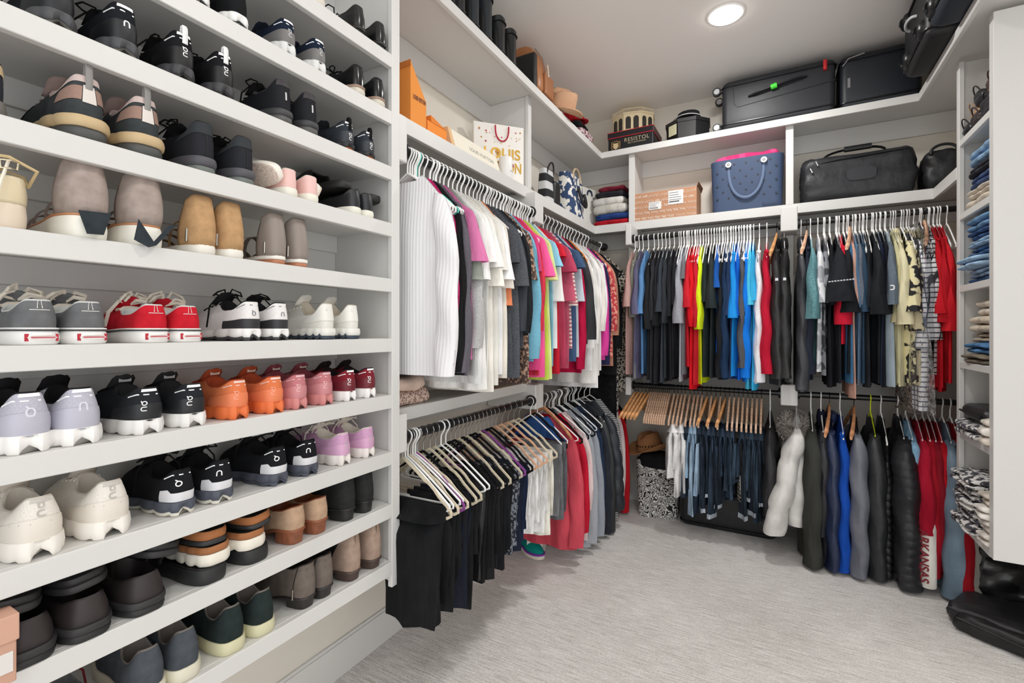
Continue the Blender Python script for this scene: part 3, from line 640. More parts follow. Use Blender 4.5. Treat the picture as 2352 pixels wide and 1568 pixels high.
# --- shelf 7
LV = cloud('b9b8c4', 'efedea', 'd6d6e0', lin='1b1a1c', heelc='b7b6c3', lace='c8c8cc', h=(.076, .046, .08), st=(.034, .028), wh=.094, wb=.11, L=.29)
r7 = clrow(6, (147, 258), LV, 'pale lilac-grey runner with white sole', which=('o', 'n'), rot=False, s=1.7, v=.5)
clrow(6, (396, 492), cloud('26282c', 'e6e4e1', 'f2f2f2', lin='2b2c2d', heelc='1f2124', lace='151515', label=('b9b9b9', 'plain'), wh=.086, wb=.104), 'black runner with white sole and lines', th=.12)
clrow(6, (587, 666), cloud('dd7a4e', 'e2713a', 'e8a58a', 'e9c9bd', lin='a8492a', heelc='e58055', lace='9c3c28', label=('d8c4b4', 'plain'), wh=.078), 'orange runner', th=.12)
clrow(6, (718, 776), cloud('c27b80', 'cc8380', 'e6b9b6', 'e0b8bd', lin='7d3a42', heelc='c9868a', lace='8c4a50', label=('cbb9ae', 'plain'), wh=.072), 'dusty pink runner', th=.12)
clrow(6, (828, 872), cloud('7e2530', 'eceae8', 'e8e8e8', lin='1c1416', heelc='6e1f2a', lace='5a1c24'), 'dark red runner with white sole', th=.12)
# --- shelf 8
clrow(7, (174, 324), cloud('e3ddd4', 'ebe6de', 'b5b1aa', 'c2bdb6', lin='c9c1b6', heelc='e0d9ce', lace='e5dfd6', h=(.076, .05, .08), st=(.036, .03), wh=.098, wb=.112, L=.29, notch=.5, podd=.003), 'large cream runner', s=1.25, v=.70, vl=.40)
for items, ds in (((466, 552), 'black runner with white heel panel, shorter tongue'), ((675, 743), 'black runner with tall tongue and white heel panel')):
    sp = cloud('1b1c1f', '4a4e5a', 'f0f0f0', lin='101012', out='d6d2c6' if items[0] == 466 else '4a4e5a', lace='121212', loops=4 if items[0] == 466 else 2, h=(.07, .048, .08), wh=.08, wb=.1, label=None if items[0] == 466 else ('cfcfcf', 'plain'), tongue=(.03 if items[0] == 466 else .042, ('17171a', 'cotton')))
    sp[0]['patches'] = [(-1.4, .8, .06, lambda t: .40 if t < -.5 or t > .45 else .30, ('d9d9dc', 'plain'), 'heel_panel')]
    clrow(7, items, sp, ds, which=('o', 'n'), rot=False, s=1.3, v=.56, vl=.85, th=.15)
clrow(7, (816, 870), cloud('cf9fc2', 'e3dcd6', 'bdb6b8', 'd8a9cb', lin='d8d0c4', heelc='d3a3c4', lace='ddd5ca', loops=3, wh=.074), 'lilac runner with cream sole')
# --- shelf 9
CW = dict(L=.27, wh=.098, wb=.112, up=('2b2424', 'rubber'), lin=('231c1c', 'rubber'), st=(.030, .026), toeh=.05, col=(.048, .038, .06), cx=(.04, .5), cw=.036, sole=[(0, .5, .002, ('232324', 'rubber')), (.5, 1, .004, ('2c2b2c', 'rubber'))])
for items, lab, o_ in (((156,), 'near black rubber clog, leftmost on second shelf from bottom', .0), ((281,), 'dark brown-black rubber clog, second from left on second shelf from bottom', .0), ((402,), 'dark rubber clog under another, beside the cork sandals', .0)):
    e = row(8, items, 'clog', CW, '', lab=[lab], o=o_)[0]
    pass
for px, dz, lab, rl in ((120, .072, 'upper dark clog lying upside down on the leftmost clog', .10), (262, .072, 'dark maroon clog resting upside down on the second clog', -.12), (432, .078, 'grey-brown clog resting on the third clog, toe outward', .2)):
    p = atX(px, 1300, XF - .03); e = Shoe(**dict(CW, up=('2f2628', 'rubber'), arc=(1.8, 2 * pi - 1.8), col=(.03, .04, .05), cx=(.38, .64))).make('clog', (XF - .02, p.y - .05, ZT[8] + dz), pi, lab, 'shoe'); e.rotation_euler = (pi + rl, .06, pi); e.location.z += .055
def cork(nm, y, z, lab, white, rz=pi, x=XF - .015, tilt=0):
    s = dict(L=.255, wh=.094, wb=.1, up=('1a1a1b', 'leather'), lin=('16130f', 'suede'), st=(.046, .036) if white else (.034, .026), arc=(1.95, 2 * pi - 1.95), col=(.04, .03, .035), cx=(.42, .66), toeh=.03, podd=.003,
             sole=[(0, .62, .004, ('e8e2d4', 'rubber')), (.62, 1, .001, ('a0683f', 'card'))] if white else [(0, .35, .002, ('2c2c2d', 'rubber')), (.35, 1, .001, ('a4683c', 'card'))], pods=9 if white else 0)
    e = Shoe(**s).make(nm, (x, y, z), rz, lab, 'sandal'); e.rotation_euler = (tilt, 0, rz); return e
yA = atX(553, 1300, XF).y - .047; yB = atX(637, 1250, XF).y - .045
CB = dict(L=.26, wh=.096, wb=.105, up=('262626', 'rubber'), lin=('1a1a1a', 'rubber'), st=(.036, .03), arc=(1.7, 2 * pi - 1.7), toeh=.04, col=(.03, .03, .04), cx=(.38, .64), sole=[(0, 1, .003, ('242526', 'rubber'))])
Shoe(**CB).make('sandal', (XF - .008, yA - .012, ZT[8]), pi, 'black platform sandal at the bottom of the left cork sandal stack', 'sandal')
Shoe(**CB).make('sandal', (XF - .012, yB + .0, ZT[8]), pi, 'black platform sandal at the bottom of the right cork sandal stack', 'sandal')
cork('sandal', yA, ZT[8] + .039, 'cork sandal on notched white platform, middle of the left stack', True)
cork('sandal', yB - .008, ZT[8] + .039, 'cork sandal on smooth white platform, middle of the right stack', True)
cork('sandal', yA - .006, ZT[8] + .09, 'flat brown cork sandal on top of the left stack', False, tilt=.03)
cork('sandal', yB + .012, ZT[8] + .09, 'flat brown cork sandal on top of the right stack', False, tilt=-.12)
ML = dict(L=.26, wh=.080, wb=.09, up=('b89a80', 'suede'), lin=('7c4228', 'leather'), st=(.008, .007), hh=.036, heelh=1, heelm=('8c5236', 'wood'), col=(.062, .050, .10), cx=(.02, .46), cw=.034, toeh=.035, sole=[(0, 1, .001, ('8c5236', 'leather'))], bulge=.007)
row(8, (716, 767), 'ankle_boot', ML, 'tan suede ankle shoe on stacked wooden heel')
BB = dict(ML, up=('2a2c2b', 'suede'), lin=('1a1a1a', 'plain'), heelm=('1f2020', 'leather'), sole=[(0, 1, .001, ('1c1c1c', 'leather'))], col=(.088, .078, .11), hh=.034, wh=.078)
row(8, (829, 870), 'ankle_boot', BB, 'black suede ankle boot with low heel')
# pink shoebox at the left end
e = empty('shoe_box', (XF - .125, .136, ZT[8]), 0, 'pink cardboard shoe box at the left end of the second shelf from bottom', 'box')
bev(MB().box(-.15, .15, -.16, .175, 0, .095).build('box_base', mat('c79c86', 'card'), e, smooth=False), .002)
bev(MB().box(-.153, .153, -.163, .178, .072, .118).build('lid', mat('cfa28c', 'card'), e, smooth=False), .002)
MB().box(.1502, .1515, .06, .17, .02, .055).build('end_label', mat('dcd8d4', 'plain'), e, smooth=False)
# --- shelf 10
def pull(c, solec, tag_c):
    return dict(L=.28, wh=.090, wb=.104, up=(c, 'suede'), lin=('77706a', 'cotton'), st=(.032, .024), col=(.082, .046, .086), cw=.03, toeh=.045, sole=[(0, 1, .003, (solec, 'rubber'))], bulge=.006,
                patches=[(-1.15, -.98, .44, .5, (tag_c, 'leather'), 'side_tag')])
row(9, (398, 477), 'slip_on_shoe', pull('4c5157', 'd8d3bf', 'a37652'), 'blue-grey pull-on shoe with cream sole', yaw=(-.12, -.12))
row(9, (579, 646), 'slip_on_shoe', pull('26302f', 'cfcba8', 'b08878'), 'dark green-black pull-on shoe with cream sole', yaw=(-.08, -.08))
row(9, (232,), 'sneaker', dict(up=('8e2a2c', 'suede'), lace=('5a1a1a', 'cotton'), loops=2), '', lab=['dark red shoe at the lower left edge of the photo, bottom shoe shelf'])
GB = dict(ML, up=('70665f', 'suede'), lin=('2e2622', 'leather'), heelm=('2a2624', 'leather'), sole=[(0, 1, .001, ('2a2624', 'leather'))], hh=.028, col=(.092, .078, .11), zips=.75, wh=.082)
row(9, (740, 779), 'ankle_boot', GB, 'grey-brown suede ankle boot with back zip')
CH = dict(ML, up=('a48d7e', 'suede'), lin=('2a2422', 'cotton'), heelm=('4a3a34', 'leather'), sole=[(0, 1, .002, ('4a3a34', 'leather'))], hh=.026, col=(.115, .095, .125), cw=.034, tab=(.02, ('97806f', 'suede')), wh=.080,
          patches=[(1.2, 1.75, .3, 1, ('1f1d1d', 'knit'), 'elastic_panel'), (-1.75, -1.2, .3, 1, ('1f1d1d', 'knit'), 'elastic_panel')])
row(9, (841, 887), 'chelsea_boot', CH, 'light taupe suede elastic-sided boot')

# ================================================================ hangers and clothes
# a rod frame: local x = across the rod (towards the room is +x), local y = along the rod
class Rod:
    def __init__(s, ax, pos, z, where):
        s.ax, s.pos, s.z, s.where = ax, pos, z, where
    def at(s, t):
        return ((s.pos, t, s.z), 0.0) if s.ax == 'y' else ((t, s.pos, s.z), -pi / 2)
    def t_of(s, px, reach=.2):
        """rod coordinate of the garment whose room-side edge shows at px"""
        d = ray(px, 760)
        return (d[1] / d[0]) * (s.pos + reach) if s.ax == 'y' else (d[0] / d[1]) * (s.pos - reach)
    def z_of(s, px, py, reach=.2):
        return (atX(px, py, s.pos + reach) if s.ax == 'y' else atY(px, py, s.pos - reach)).z - s.z
RUL = Rod('y', RXL, ZU, 'upper left rod'); RLL = Rod('y', RXL, ZL, 'lower left rod')
RUB = Rod('x', RYB, ZU, 'upper back rod'); RLB = Rod('x', RYB, ZL, 'lower back rod')

def hook_path(zn=-.075, r=.021):
    P = [(r * cos(a), 0, r * sin(a)) for a in [math.radians(q) for q in (-50, -15, 20, 60, 95, 130, 160, 185, 205)]]
    P = [(-x, y, z) for x, y, z in P]                      # open side away from the room
    return P + [(.012, 0, -.026), (.003, 0, -.042), (0, 0, -.058), (0, 0, zn)] if False else [(-.019, 0, -.010)] + [(r * cos(math.radians(q)), 0, r * sin(math.radians(q))) for q in (175, 140, 105, 70, 35, 0, -30)] + [(.010, 0, -.024), (.002, 0, -.036), (0, 0, -.05), (0, 0, zn)]
_proto = {}
def arm_path(hw, drop, zn, rr=.018, n=10):
    P = []
    for k in range(n + 1):
        f = k / n; P.append((hw * f, 0, zn - drop * (f ** 1.15)))
    return P
def hanger_proto(kind, color, hwid=.178):
    key = (kind, color, hwid)
    if key in _proto: return _proto[key]
    root = empty('clothes_hanger', (0, 0, -50)); zn = -.078
    if kind == 'tube':
        m = mat(color, 'plastic'); MB().tube(hook_path(zn), .0033, 6).build('hook', m, root)
        hw, drop = hwid, .135; A = arm_path(hw, drop, zn)
        loop = A + [(hw + .010, 0, zn - drop - .008), (hw + .010, 0, zn - drop - .020), (hw - .004, 0, zn - drop - .027)] + [(hw * .5, 0, zn - drop - .028), (0, 0, zn - drop - .028)]
        mir = [(-x, y, z) for x, y, z in loop[:-1]][::-1]
        MB().tube(loop + mir[:-1], .0040, 6, closed=True).build('shoulder_bar', m, root)
    elif kind == 'velvet':
        m = mat(color, 'suede'); MB().tube(hook_path(zn), .0019, 6).build('hook', mat('b9b9b9', 'metal'), root)
        hw, drop = hwid + .004, .150; A = arm_path(hw, drop, zn)
        A = [(x, y, z + (.006 if .55 < x / hw < .75 else 0)) for x, y, z in A]
        loop = A + [(hw + .012, 0, zn - drop - .010), (hw + .013, 0, zn - drop - .026), (hw - .004, 0, zn - drop - .036)] + [(hw * .5, 0, zn - drop - .036), (0, 0, zn - drop - .036)]
        mir = [(-x, y, z) for x, y, z in loop[:-1]][::-1]
        MB().tube(loop + mir[:-1], .0062, 6, flat=.55, closed=True, up=(0, 1, 0)).build('shoulder_bar', m, root)
    elif kind == 'wood':
        MB().tube(hook_path(-.06), .0019, 6).build('hook', mat('3a3a3a', 'metal'), root)
        m = mat(color, 'wood'); R = []
        for k in range(-12, 13):
            f = k / 12; x = (hwid + .02) * f; y = -.035 * abs(f) ** 1.6; z = -.058 - .15 * abs(f) ** 1.25; hh = lerp(.014, .0135, abs(f)); ww = lerp(.006, .012, abs(f)) * (1 if abs(f) < .98 else .6)
            R.append([(x, y + ww * cos(a), z + hh * sin(a)) for a in [2 * pi * j / 8 for j in range(8)]])
        MB().loft(R, True, True, True).build('shoulder_bar', m, root)
    elif kind == 'clip':
        MB().tube(hook_path(-.06), .0019, 6).build('hook', mat('3a3a3a', 'metal'), root)
        R = []
        for k in range(-8, 9):
            f = k / 8; x = (hwid + .02) * f; z = -.055 - .165 * abs(f) ** 1.1; hh = .014
            R.append([(x, .006 * sx_, z + hh * sz_) for sx_, sz_ in ((-1, -1), (1, -1), (1, 1), (-1, 1))])
        o = MB().loft(R, True, True, True).build('shoulder_bar', mat(color, 'wood'), root, smooth=False); bev(o, .002, 1)
    _proto[key] = root; root['used'] = 0
    return root
HN = {'tube': 'plastic hanger', 'velvet': 'slim velvet hanger', 'wood': 'curved wooden hanger', 'clip': 'straight wooden hanger'}
CN = {'f2f2f0': 'white', '17171a': 'black', 'd8cdb4': 'beige', '8f4f94': 'purple', 'e3b493': 'peach', 'd59a63': 'honey coloured', 'c98d62': 'brown', 'c9a68a': 'pale pink', '57c0b0': 'teal', 'e6d9c0': 'ivory', 'd4e22c': 'neon yellow', 'c8c8c8': 'wire'}
def hanger(rod, t, kind='tube', color='f2f2f0', label=None, rz=0, dz=0, group=None, hwid=.178):
    p = hanger_proto(kind, color, hwid); loc, r0 = rod.at(t)
    o = copy_tree(p) if p['used'] else p
    p['used'] = 1; o.location = (loc[0], loc[1], loc[2] + dz - .0005); o.rotation_euler = (0, 0, r0 + rz)
    if label and len(label.split()) > 16: label = ' '.join(label.split()[:16])
    lb = label or f"{CN[color]} {HN[kind]} on the {rod.where}"
    if 'used' in o.keys() and o is not p: del o['used']
    return tag(o, lb, 'hanger', group or f"hangers on the {rod.where}")

def body_mesh(hw0, hw1, zt, zb, th, rg, fold=.012, slope=.135, neck=.07, nv=16, n=44, wav=5, skew=0, hem=0, puff=0):
    """torso cloth hanging over the shoulders of a hanger"""
    ph = [rg.uniform(0, 6.28) for _ in range(4)]; rings = []; nq = int(abs(zt - zb) / puff) if puff else 0; nv = nq * 6 if puff else nv
    for i in range(nv + 1):
        v = i / nv; ring = []; w_ = lerp(hw0, hw1, sstep(0, 1, v)); tk = lerp(.006, th, sstep(0, .35, v))
        if puff: tk *= .9 + .18 * abs(sin(v * nq * pi)) ** .6; w_ *= .98 + .03 * abs(sin(v * nq * pi)) ** .6
        for j in range(n):
            a = 2 * pi * j / n; cx_, sy = cos(a), sin(a); ex = (abs(cx_) ** .75) * (1 if cx_ > 0 else -1); ey = (abs(sy) ** .8) * (1 if sy > 0 else -1)
            x = w_ * ex; f = abs(x) / hw0
            zs = zt - slope * max(0, min(1, (f - neck / hw0) / (1 - neck / hw0))) ** 1.1 - (.02 if f < neck / hw0 * .8 and v == 0 else 0)
            z = lerp(zs, zb + hem * sin(a + ph[3]), v)
            A = fold * sstep(.05, .6, v)
            y = tk * ey + A * sin(x * wav / .2 * 1.5 + ph[0] + v * .8) + A * .5 * sin(x * 38 + ph[1])
            x += .6 * A * sin(a * 3 + ph[2] + v * 2.2) + skew * v
            ring.append((x, y, z))
        rings.append(ring)
    return MB().loft(rings, True, True, True)
def sleeve_mesh(x0, z0, ln, rg, w0=.045, w1=.06, b0=.014, b1=.03, outw=.03, yo=0.0, nv=14, n=18, cuff=True, side=1, puff=0, bend=0, wr=.004):
    rings = []; ph = rg.uniform(0, 6.28); ph2 = rg.uniform(0, 6.28); nv = max(nv, int(puff * 6)); pa = min(.11, .55 / max(1, puff))
    for i in range(nv + 1):
        v = i / nv; z = z0 - ln * v; cx = x0 - .02 + outw * v ** .8 + bend * sin(pi * v); a_ = lerp(w0, w1, v); b_ = lerp(b0, b1, v ** .8); cy = yo * v
        if puff: q = 1 - pa + 1.6 * pa * abs(sin(v * puff * pi)) ** .6; a_ *= q; b_ *= q
        if v < .16: q = .45 + .55 * sqrt(v / .16); a_ *= q; b_ *= q
        ring = []
        for j in range(n):
            t = 2 * pi * j / n; rr = 1 + .09 * sin(3 * t + ph + 3 * v) * v
            x = cx + a_ * cos(t) * rr; y = cy + b_ * sin(t) * rr + wr * sin(z * 24 + ph2 + 1.5 * t) * min(1, ln * 2)
            zz = z + (.028 * (1 - (x - cx + a_) / (2 * a_)) if i == 0 else 0) - (.0 if i else .0)
            ring.append((side * x, y, zz))
        rings.append(ring)
    last = rings[-1]; c = (sum(p[0] for p in last) / n, sum(p[1] for p in last) / n)
    rings.append([(c[0] + (x - c[0]) * .86, c[1] + (y - c[1]) * .80, z + .001) for x, y, z in last])
    rings.append([(c[0] + (x - c[0]) * .8, c[1] + (y - c[1]) * .6, z + .03) for x, y, z in last])
    return MB().loft(rings, True, True, True)
_glog = []
def garment(rod, px, yb, desc, color, sl=None, kind='cotton', name='t_shirt', cat='shirt', th=.016, hang=('tube', 'f2f2f0'), hw=.195, fold=.010, collar=None, c2=None, rough=None, reach=.2,
            slw=(.045, .058), slb=(.014, .030), outw=.03, yo=0, lens=None, drop=.137, zt=-.094, puff=0, hood=False, near=None, dt=0, rz=0, slm=None, label=None, hl=None, skew=0, trim=None):
    t = rod.t_of(px, reach) + dt; zb = rod.z_of(px, yb, reach); zb = max(zb, FLOOR + .02 - rod.z)
    rg = random.Random(int(px * 7 + yb)); loc, r0 = rod.at(t); m = mat(color, kind, rough, c2); ms = slm or m
    lab = label or (f"{desc} on the {rod.where}" + (f", beside the {near or _glog[-1]}" if (near or _glog) else ''))
    if len(lab.split()) > 16 and not label: lab = f"{desc} on the {rod.where}"
    if len(lab.split()) > 16: lab = desc
    _glog.append(desc)
    e = empty(name, (loc[0], loc[1], loc[2]), r0 + rz, lab, cat, f"clothes on the {rod.where}")
    body_mesh(hw, hw + .012, zt, zb, th, rg, fold, slope=drop, skew=skew, puff=puff).build('torso' if cat != 'dress' else 'bodice', m, e)
    if sl is not None:
        zs = zt - drop + .035; ln = lens if lens else max(.05, zs - rod.z_of(px, sl, reach + .03))
        ln = min(ln, rod.z + zs - FLOOR - .02)
        for sd in (1, -1):
            b1 = slb[1]
            sleeve_mesh(hw - .02, zs, ln if sd > 0 else ln * .96, rg, slw[0], slw[1], slb[0], b1, outw, yo, side=sd, puff=int(ln / puff) if puff else 0, bend=.02 if ln > .4 else 0, wr=.006 if ln > .35 else .003).build('sleeve', ms, e)
            if trim:
                pass
    if collar:
        R = []
        for zz, rr_, tt in ((-.075, 1.15, .013), (-.03, 1.0, .017), (.004, .86, .014), (.016, .80, .011), (.006, .74, .008), (-.02, .74, .006)):
            R.append([(.066 * rr_ * cos(a), (tt + .004) * sin(a) * 1.15, zt - .012 + zz) for a in [2 * pi * j / 20 for j in range(20)]])
        MB().loft(R, True).build('collar', mat(*collar), e)
    if hood:
        R = []
        for zz, rx, ry in ((-.06, .085, .022), (-.035, .10, .030), (-.01, .085, .028), (.0, .05, .016)):
            R.append([(rx * cos(a) - .02, ry * sin(a) + .012, zt - .0 + zz) for a in [2 * pi * j / 18 for j in range(18)]])
        MB().loft(R, True, True, True).build('hood', m, e)
    if hang: 
        sd = desc if len(desc.split()) < 7 else ' '.join(desc.split()[:6])
        hanger(rod, t, hang[0], hang[1], hl or f"{CN[hang[1]]} {HN[hang[0]]} holding the {sd}"[:140], rz=rz)
    return e, t
def pants(rod, px, yb, desc, color, kind='cotton', c2=None, hang=('velvet', '17171a'), rough=None, hw=.10, th=.02, reach=.15, xo=.05, name='trousers', cat='trousers', cuffc=None, near=None, label=None, dt=0, rz=0, zt=-.245, fold=.008, flare=.0, hl=None, hl2=None):
    """trousers folded over the lower bar of a hanger: two layers of leg, hem facing the floor"""
    t = rod.t_of(px, reach) + dt; zb = max(rod.z_of(px, yb, reach), FLOOR + .02 - rod.z); rg = random.Random(int(px * 3 + yb)); loc, r0 = rod.at(t); m = mat(color, kind, rough, c2)
    lab = label or (f"{desc} on the {rod.where}" + (f", beside the {near or _glog[-1]}" if _glog else ''))
    if len(lab.split()) > 16 and not label: lab = f"{desc} on the {rod.where}"
    _glog.append(desc)
    e = empty(name, (loc[0], loc[1], loc[2]), r0 + rz, lab, cat, f"clothes on the {rod.where}")
    for q, (fz, wmul, xs) in enumerate(((1.0, 1.0, 0), (rg.uniform(.72, .93), .96, rg.uniform(-.01, .012)))):
        ph = rg.uniform(0, 6); R = []; nv = 13; ztop = zt + .006; zbot = lerp(zt, zb, fz)
        for i in range(nv + 1):
            v = i / nv; z = lerp(ztop, zbot, v); w_ = lerp(hw * 1.0, hw * wmul * .92 + flare * v, v); tk = lerp(.009, th * .55, sstep(0, .25, v)); ring = []
            for j in range(28):
                a = 2 * pi * j / 28; ex = abs(cos(a)) ** .7 * (1 if cos(a) > 0 else -1); x = xo + xs * v + w_ * ex; y = (q - .5) * th * min(1, v * 4) + tk * sin(a) + fold * v * sin(x * 45 + ph + 2 * v)
                x += fold * .7 * v * sin(5 * a + ph + 5 * v); ring.append((x, y, z + (.0035 * sin(a) if i == nv else 0)))
            R.append(ring)
        o = MB().loft(R, True, True, True).build('trouser_leg', m, e)
        if cuffc:
            Rc = []
            for i in (nv - 1, nv):
                cxm = sum(p[0] for p in R[i]) / 28; cym = sum(p[1] for p in R[i]) / 28
                Rc.append([(cxm + (x - cxm) * 1.03, cym + (y - cym) * 1.15, lerp(z, R[nv][0][2], .35 if i == nv - 1 else 0)) for x, y, z in R[i]])
            MB().loft(Rc, True, True, True).build('turned_cuff', mat(*cuffc), o)
    R = []
    for zz, tk in ((zt + .022, .009), (zt + .018, .015), (zt + .002, .020), (zt - .03, th)):
        R.append([(xo + hw * 1.02 * (abs(cos(a)) ** .7 * (1 if cos(a) > 0 else -1)), tk * sin(a), zz) for a in [2 * pi * j / 24 for j in range(24)]])
    MB().loft(R, True, True, False).build('fold_over_bar', m, e)
    if hang: hanger(rod, t, hang[0], hang[1], hl or f"{CN[hang[1]]} {HN[hang[0]]} holding the {desc}", rz=rz)
    return e, t
T = garment
WHT = ('tube', 'f2f2f0')
# ---------------------------------------------------------------- upper left rod
e, t0 = T(RUL, 1052, 862, 'white ribbed button-front cardigan', 'e9e8ea', 862, 'knit', 'cardigan', fold=.008, slw=(.05, .042), slb=(.022, .026), outw=.045, yo=-.035, th=.02, dt=-.045, label='white ribbed long sleeve cardigan, nearest garment on the upper left rod')
mb = MB()
for k in range(3): MB().disc((-.075, -.026, -.30 - .045 * k), .007, .004, 12, 'y').build('button', mat('cfcdd2', 'plastic'), e)
mb = MB().tube([(-.10, -.014, -.075), (-.085, -.023, -.14), (-.078, -.026, -.22), (-.075, -.026, -.3), (-.072, -.03, -.45), (-.072, -.032, -.7)], .007, 6, flat=.6); mb.build('button_band', mat('e4e3e6', 'knit'), e)
T(RUL, 1053, 840, 'magenta long sleeve top', 'c42a6e', 800, hw=.17, outw=0)
T(RUL, 1060, 862, 'black long sleeve top', '1b1b1d', 858, outw=.012, slw=(.04, .03))
T(RUL, 1070, 862, 'charcoal-mauve long sleeve top', '68646c', 858, 'heather', slw=(.045, .035), outw=.02)
T(RUL, 1082, 825, 'orchid pink tee', 'c9729f', 598, outw=.045, slw=(.05, .07), slb=(.014, .034))
T(RUL, 1090, 828, 'sage and grey rolled sleeve tee', '9aa096', 640, outw=.03)
T(RUL, 1096, 862, 'light heather grey long sleeve tee', 'bdbdbd', 800, 'heather', slw=(.045, .032), c2='a2a2a2')
for i, (px, yb, sl_, ds) in enumerate(((1104, 880, 640, 'white crew neck tee with rolled cuffs'), (1112, 895, 600, 'white gauzy blouse with ruffled sleeve'), (1122, 870, 612, 'soft white tee with fluttery sleeve'),
        (1131, 900, 655, 'ivory tunic with long tails'), (1140, 885, 618, 'off-white knitted tee'), (1149, 860, 640, 'white linen shirt'), (1158, 868, 660, 'cream blouse with loose sleeves'))):
    T(RUL, px, yb, ds, ['e6e6e4', 'ecebe8', 'e3e2de', 'ebe7de', 'dfddd6', 'e9e9e9', 'e4ded2'][i], sl_, 'cotton', 'blouse' if i % 2 else 't_shirt', outw=.035 + .01 * (i % 3), fold=.014, slw=(.05, .06), th=.02)
T(RUL, 1166, 790, 'coral orange tee', 'e0885e', 700, hw=.18, outw=.03)
T(RUL, 1176, 862, 'charcoal marl tee', '55585e', 600, 'heather', c2='33363b', outw=.03, hang=('tube', '17171a'))
T(RUL, 1188, 868, 'grey jersey tee with rolled hem', '60646a', 655, 'heather', c2='3d4045', outw=.05)
T(RUL, 1198, 800, 'slate long sleeve tee', '3c4047', 760, slw=(.04, .035))
T(RUL, 1206, 770, 'black jersey top', '202226', 765, slw=(.045, .04), slb=(.014, .026), outw=.03)
T(RUL, 1216, 880, 'dark animal print blouse', '4b3a34', 640, 'pattern', 'blouse', c2='b08e78', rough=60)
T(RUL, 1224, 830, 'sky blue long sleeve tee', '7fb9cf', 825, 'heather', c2='69a3bb', slw=(.05, .045), slb=(.014, .03), outw=.03)
T(RUL, 1232, 850, 'hot pink athletic top', 'd9487e', 620, outw=.02)
T(RUL, 1238, 862, 'strawberry red tee', 'd8394f', 760, slw=(.04, .035))
T(RUL, 1246, 866, 'bright pink tee', 'ef5f9d', 632, outw=.045, slw=(.05, .065), slb=(.014, .036))
T(RUL, 1255, 872, 'lime green tank top', 'c4dc57', None)
T(RUL, 1262, 870, 'pale yellow-green tee', 'dfe7a0', 640)
T(RUL, 1269, 840, 'white tee with sky blue shoulders', '8cc4dc', 608, outw=.045, slw=(.05, .06))
T(RUL, 1277, 800, 'white tee with folded cuffs', 'e8e8e6', 690, outw=.035, slw=(.05, .06))
T(RUL, 1286, 858, 'scarlet tee', 'cf2336', 585, outw=.03)
T(RUL, 1295, 845, 'faded raspberry tee', 'b5425c', 622, outw=.055, slw=(.055, .07), slb=(.014, .036))
T(RUL, 1303, 846, 'dusty rose tee', 'c05870', 690, outw=.03, slw=(.05, .06))
T(RUL, 1311, 800, 'cream and red striped tee', 'e9dcd6', 700, 'stripe', c2='b9707a')
T(RUL, 1320, 830, 'denim blue tee with cuffed sleeves', '40587a', 612, outw=.055, slw=(.05, .06), slb=(.014, .034))
T(RUL, 1328, 820, 'white and blue baseball tee', 'c3ccd6', 690, outw=.03)
T(RUL, 1336, 856, 'crimson long sleeve tee', 'b3123f', 850, slw=(.04, .03))
T(RUL, 1344, 790, 'black puff sleeve blouse', '222327', 780, 'satin', 'blouse', slw=(.045, .06), slb=(.016, .045), outw=.05)
T(RUL, 1351, 710, 'orange tee', 'e58a41', 706, slw=(.035, .025), slb=(.014, .02))
for i, (px, yb, sl_, ds) in enumerate(((1357, 850, 800, 'white cotton tunic'), (1363, 880, 790, 'white gauze peasant top'), (1369, 890, 745, 'white shirt with tied cuff'), (1375, 862, 760, 'ivory long sleeve tee'), (1382, 850, 740, 'white eyelet blouse'))):
    T(RUL, px, yb, ds, ['ebebea', 'e4e2de', 'eeeded', 'e6e2da', 'ededee'][i], sl_, 'cotton', 'blouse', slw=(.045, .042), outw=.03 + .012 * (i % 2), fold=.013)
T(RUL, 1389, 826, 'fuchsia long sleeve top', 'd8439b', 818, slw=(.04, .035), outw=.03)
T(RUL, 1396, 838, 'navy long sleeve top', '2b2c50', 800, slw=(.035, .03))
T(RUL, 1402, 820, 'red and coral floral blouse', 'b9353f', 760, 'pattern', 'blouse', c2='e09a86', rough=50)
T(RUL, 1408, 840, 'terracotta pink blouse', 'c08a74', 770, name='blouse')
T(RUL, 1414, 860, 'black long sleeve blouse', '1a1a1c', 800, name='blouse', hang=('velvet', '17171a'))
T(RUL, 1421, 985, 'long black velvet dress', '131316', None, 'suede', 'dress', 'dress', hw=.17, th=.03, hang=('velvet', '17171a'))
T(RUL, 1428, 1010, 'long black dress with white lace border', '1a1a1e', None, 'pattern', 'dress', 'dress', c2='d8d2c8', rough=90, hw=.16, hang=('velvet', '17171a'))
T(RUL, 1434, 900, 'cream crochet shawl over black', 'cfc6b8', 700, 'pattern', 'blouse', c2='2a2624', rough=70, outw=.03)
# extra tightly packed empty-looking hanger hooks
k = 0
for px in list(range(958, 1000, 9)):
    t = RUL.t_of(px + 60, .0); hanger(RUL, 1.398 + .013 * k, 'tube', '57c0b0' if k == 3 else 'f2f2f0', 'teal plastic hanger among the white ones at the near end, upper left rod' if k == 3 else f"white plastic hanger crowded at the near end of the upper left rod", dz=0, group='spare hangers at the near end of the upper left rod', rz=.02 * k); k += 1
for k in range(30):
    t = 1.52 + k * .0305; hanger(RUL, t + rnd.uniform(-.004, .004), 'tube', 'f2f2f0', 'white plastic hanger packed between tops in the run of the upper left rod', rz=rnd.uniform(-.03, .03), group='packed hangers on the upper left rod')
